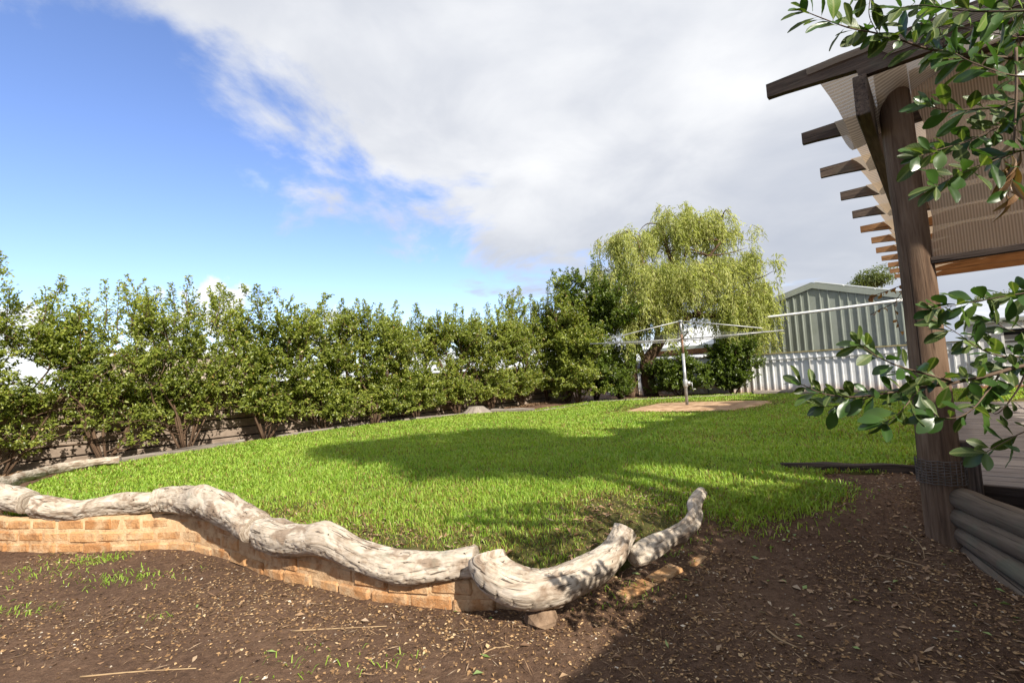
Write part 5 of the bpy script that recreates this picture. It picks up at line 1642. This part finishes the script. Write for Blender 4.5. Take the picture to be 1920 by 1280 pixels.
# the body of the bush, out of view on the right, that carries those branches and shades the dirt
mb = MB()
for k in range(7):
    a = k * 0.9
    e = FB + np.array([math.cos(a) * 0.55, math.sin(a) * 0.45, 1.6 + 0.25 * k])
    mb.tube(catmull([FB + np.array([math.cos(a) * 0.06, math.sin(a) * 0.06, -0.05]), FB + np.array([math.cos(a) * 0.2, math.sin(a) * 0.15, 0.8]), e], 5), [0.032 - 0.0025 * i for i in range(11)], 7)
mb.build('trunk', 'bark', fg, True)
rg = np.random.default_rng(60)
nb = 15000
o3 = rg.normal(0, 1, (nb, 3)); o3 /= np.linalg.norm(o3, axis=1, keepdims=True)
P = FB + np.array([0.9, -0.30, 1.6]) + o3 * rg.uniform(0.3, 1, (nb, 1)) * np.array([1.0, 1.0, 1.1])
k = ~((P[:, 1] > 0.2) & (np.abs(P[:, 0]) < P[:, 1] * 1.12 + 0.10) & (np.abs(P[:, 2] - 1.2) < P[:, 1] * 0.95 + 0.1))
P, o3 = P[k], o3[k]
d = o3 + rg.normal(0, 0.6, o3.shape); d /= np.linalg.norm(d, axis=1, keepdims=True)
v, t = leaves_np(P, d, 0.075, 0.25, rg)
cr = mesh_obj('crown', v, t, 'dark_leaf', fg); cr['kind'] = 'stuff'

# ------------------------------------------------------------------ litter on the dirt
rg = np.random.default_rng(77)
def scatter(n, xr, yr, dens=None):
    x = rg.uniform(*xr, n); y = yr[0] + (yr[1] - yr[0]) * rg.uniform(0, 1, n) ** 1.0
    k = ~inside(x, y, LAWN) & (seg_dist(x, y, WALL) > 0.02) & ((x < -4.6) | (y < 4.6))
    wl = (y > np.interp(x, [p[0] for p in WALL], [p[1] for p in WALL]) - 0.02) & (x < -0.36)
    k &= ~wl
    if dens is not None:
        k &= rg.uniform(0, 1, n) < dens(x, y)
    return x[k], y[k]
def flakes(x, y, Lr, asp, lift, curl=0.2):
    n = len(x)
    L = rg.uniform(*Lr, n) * rg.uniform(0.6, 1, n)
    a = rg.uniform(0, 2 * math.pi, n)
    z = ground_z(x, y) + lift
    p = np.stack([x, y, z], 1)
    d = np.stack([np.cos(a), np.sin(a), rg.normal(0, 0.22, n)], 1)
    nn = np.stack([rg.normal(0, .3, n), rg.normal(0, .3, n), np.ones(n)], 1)
    s = np.cross(d, nn); s /= np.linalg.norm(s, axis=1, keepdims=True)
    Wd = (L * rg.uniform(*asp, n))[:, None]; L = L[:, None]
    mid = p + d * L * 0.5 + nn * L * curl * rg.uniform(-0.2, 1, (n, 1))
    v = np.stack([p, mid + s * Wd, p + d * L, mid - s * Wd], 1).reshape(-1, 3)
    b4 = np.arange(n)[:, None] * 4
    t = np.concatenate([b4 + np.array([[0, 1, 2]]), b4 + np.array([[0, 2, 3]])], 0)
    return v, t
litd = lambda x, y: np.clip(0.42 + 2.2 * fbm(x * 1.5, y * 1.5, 55, 4) + 0.05 * S((x - 0.2) / 1.5) + 0.5 * np.exp(-(seg_dist(x, y, [(-0.3, 2.4), (0.6, 2.45), (1.2, 2.9)]) / 0.2) ** 2), 0.05, 1)
x, y = scatter(140000, (-5.0, 3.6), (1.45, 4.6), litd)
v, t = flakes(x, y, (0.004, 0.027), (0.12, 0.42), 0.003)
tag(mesh_obj('mulch_chips', v, t, 'litter'), 'fine bark chips and crumbs strewn over the dirt', 'mulch', kind='stuff')
x, y = scatter(16000, (-5.0, 3.6), (1.45, 4.6), litd)
v, t = flakes(x, y, (0.03, 0.09), (0.02, 0.04), 0.004, 0.05)
tag(mesh_obj('dry_straw', v, t, 'brown_litter'), 'thin dry straws scattered over the dirt', 'straw', kind='stuff')
x, y = scatter(4200, (-5.0, 3.6), (1.45, 4.6), lambda x, y: 0.12 + 0.9 * S((x - 0.4) / 1.2))
v, t = flakes(x, y, (0.025, 0.065), (0.14, 0.26), 0.006, 0.25)
tag(mesh_obj('dead_leaves', v, t, 'brown_litter'), 'brown curled dead leaves littering the dirt', 'leaves', kind='stuff')
x, y = scatter(640, (-5.0, 3.6), (1.45, 4.6), lambda x, y: 0.10 + 0.7 * S((x - 0.2) / 1.2))
v, t = flakes(x, y, (0.03, 0.06), (0.14, 0.24), 0.007, 0.25)
tag(mesh_obj('fallen_leaves', v, t, 'green_litter'), 'fresh green leaves fallen on the dirt', 'leaves', kind='stuff')
x = rg.uniform(0, 1, 16000); n = len(x)
q = F0[None] + FD[None] * (rg.uniform(-2, 16.5, n))[:, None] + FN[None] * (0.1 + 0.75 * x)[:, None]
x, y = q[:, 0], q[:, 1]
k = ~inside(x, y, LAWN)
v, t = flakes(x[k], y[k], (0.03, 0.11), (0.06, 0.25), 0.012, 0.3)
tag(mesh_obj('bed_litter', v, t, 'brown_litter'), 'rusty dead leaves and twigs lying in the bed under the hedge', 'leaves', kind='stuff')
x = rg.uniform(-1.9, 1.5, 9000); y = rg.uniform(2.5, 4.6, 9000)
k = inside(x, y, LAWN) & (rg.uniform(0, 1, 9000) < np.exp(-(seg_dist(x, y, FRONT[5:]) / 0.5) ** 2) * np.clip(0.45 + 2.2 * fbm(x * 2.2, y * 2.2, 71, 3), 0.05, 1))
x, y = x[k], y[k]
v, t = flakes(x, y, (0.02, 0.07), (0.05, 0.22), 0.0, 0.3)
v[:, 2] += np.repeat(lawn_z(x, y) - ground_z(x, y) + 0.012, 4)
tag(mesh_obj('lawn_litter', v, t, 'brown_litter'), 'reddish brown dead leaves caught in the thin grass behind the logs', 'leaves', kind='stuff')
# pebbles
x, y = scatter(2600, (-5.0, 3.4), (1.45, 4.6), lambda x, y: np.full(len(x), 0.6))
n = len(x)
octv = np.array([[1, 0, 0], [0, 1, 0], [-1, 0, 0], [0, -1, 0], [0, 0, 1], [0, 0, -1]], float)
octf = np.array([[0, 1, 4], [1, 2, 4], [2, 3, 4], [3, 0, 4], [1, 0, 5], [2, 1, 5], [3, 2, 5], [0, 3, 5]])
sz = (0.0022 + 0.008 * rg.uniform(0, 1, n) ** 4)[:, None, None]
v = np.stack([x, y, ground_z(x, y) + 0.001], 1)[:, None, :] + octv[None] * sz * rg.uniform(0.6, 1.3, (n, 6, 1)) * np.array([1, 1, 0.6])
t = (np.arange(n)[:, None, None] * 6 + octf[None]).reshape(-1, 3)
tag(mesh_obj('pebbles', v.reshape(-1, 3), t, 'pebble', None, True), 'small pale pebbles scattered through the dirt', 'pebbles', kind='stuff')
# sparse weeds in the dirt
cl = [(on(px, py, 0.0), k, r_) for px, py, k, r_ in ((560, 1048 - 0, 0, 0), (195, 1050, 130, .10), (90, 1075, 90, .2), (235, 1085, 150, .15), (30, 1150, 60, .12), (110, 1055, 60, .2), (1170, 1125, 60, .12), (1265, 1040, 70, .10), (560, 1250, 40, .15), (1250, 1060, 40, .1), (290, 1160, 12, .05), (740, 1240, 12, .08))]
X, Y = [], []
for c0, k, r_ in cl:
    X += list(c0[0] + rg.normal(0, 1, k) * r_); Y += list(c0[1] + rg.normal(0, 0.5, k) * r_)
x, y = np.array(X), np.array(Y)
k = ~((y > np.interp(x, [p[0] for p in WALL], [p[1] for p in WALL]) - 0.05) & (x < -0.3))
x, y = x[k], y[k]
n = len(x)
a = rg.uniform(0, 6.28, n); L = rg.uniform(0.02, 0.06, n)
z = ground_z(x, y)
s = np.stack([np.cos(a + 1.5), np.sin(a + 1.5), np.zeros(n)], 1) * 0.0022
p0 = np.stack([x, y, z], 1); tip = p0 + np.stack([np.cos(a) * L * .8, np.sin(a) * L * .8, L * rg.uniform(.15, .6, n)], 1)
mid = p0 * .5 + tip * .5 + np.array([0, 0, 0.012])
v = np.stack([p0 - s, p0 + s, mid + s, mid - s, tip], 1).reshape(-1, 3)
b5 = np.arange(n)[:, None] * 5
t = np.concatenate([b5 + np.array([[0, 1, 2]]), b5 + np.array([[0, 2, 3]]), b5 + np.array([[3, 2, 4]])], 0)
tag(mesh_obj('weed_grass', v, t, 'grass', None, False, {'dry': ('FLOAT', np.zeros(n * 5))}), 'thin green weed sprouts coming up through the dirt', 'weeds', kind='stuff')
# sticks one can pick out
for L, lab, r_ in (([(150, 1268), (260, 1258), (368, 1252)], 'long straw coloured stick on the sunny dirt beside the wall', 0.004),
                   ([(548, 1182), (620, 1178), (725, 1173)], 'thin brown twig lying on the sunny dirt', 0.004),
                   ([(1640, 1038), (1700, 1052), (1790, 1078)], 'long pale stick lying in the shade before the log wall', 0.005),
                   ([(1668, 988), (1705, 1000), (1728, 1025), (1734, 1048)], 'thin curved pale twig beside the foot of the post', 0.003),
                   ([(1438, 1180), (1462, 1198), (1495, 1213)], 'short knobbly reddish twig on the shaded dirt', 0.006),
                   ([(905, 1225), (925, 1215), (960, 1210)], 'small brown twig below the elbow shaped log', 0.003)):
    pts = []
    for px, py in L:
        q = on(px, py, 0.02)
        for _ in range(3):
            q = on(px, py, float(ground_z(np.array([q[0]]), np.array([q[1]]))[0]) + r_)
        pts.append(q)
    pts = catmull(pts, 4)
    mb = MB(); mb.tube(pts, [r_ * (1 - 0.5 * i / len(pts)) for i in range(len(pts))], 6)
    tag(mb.build('twig', 'straw', None, True), lab, 'twig')
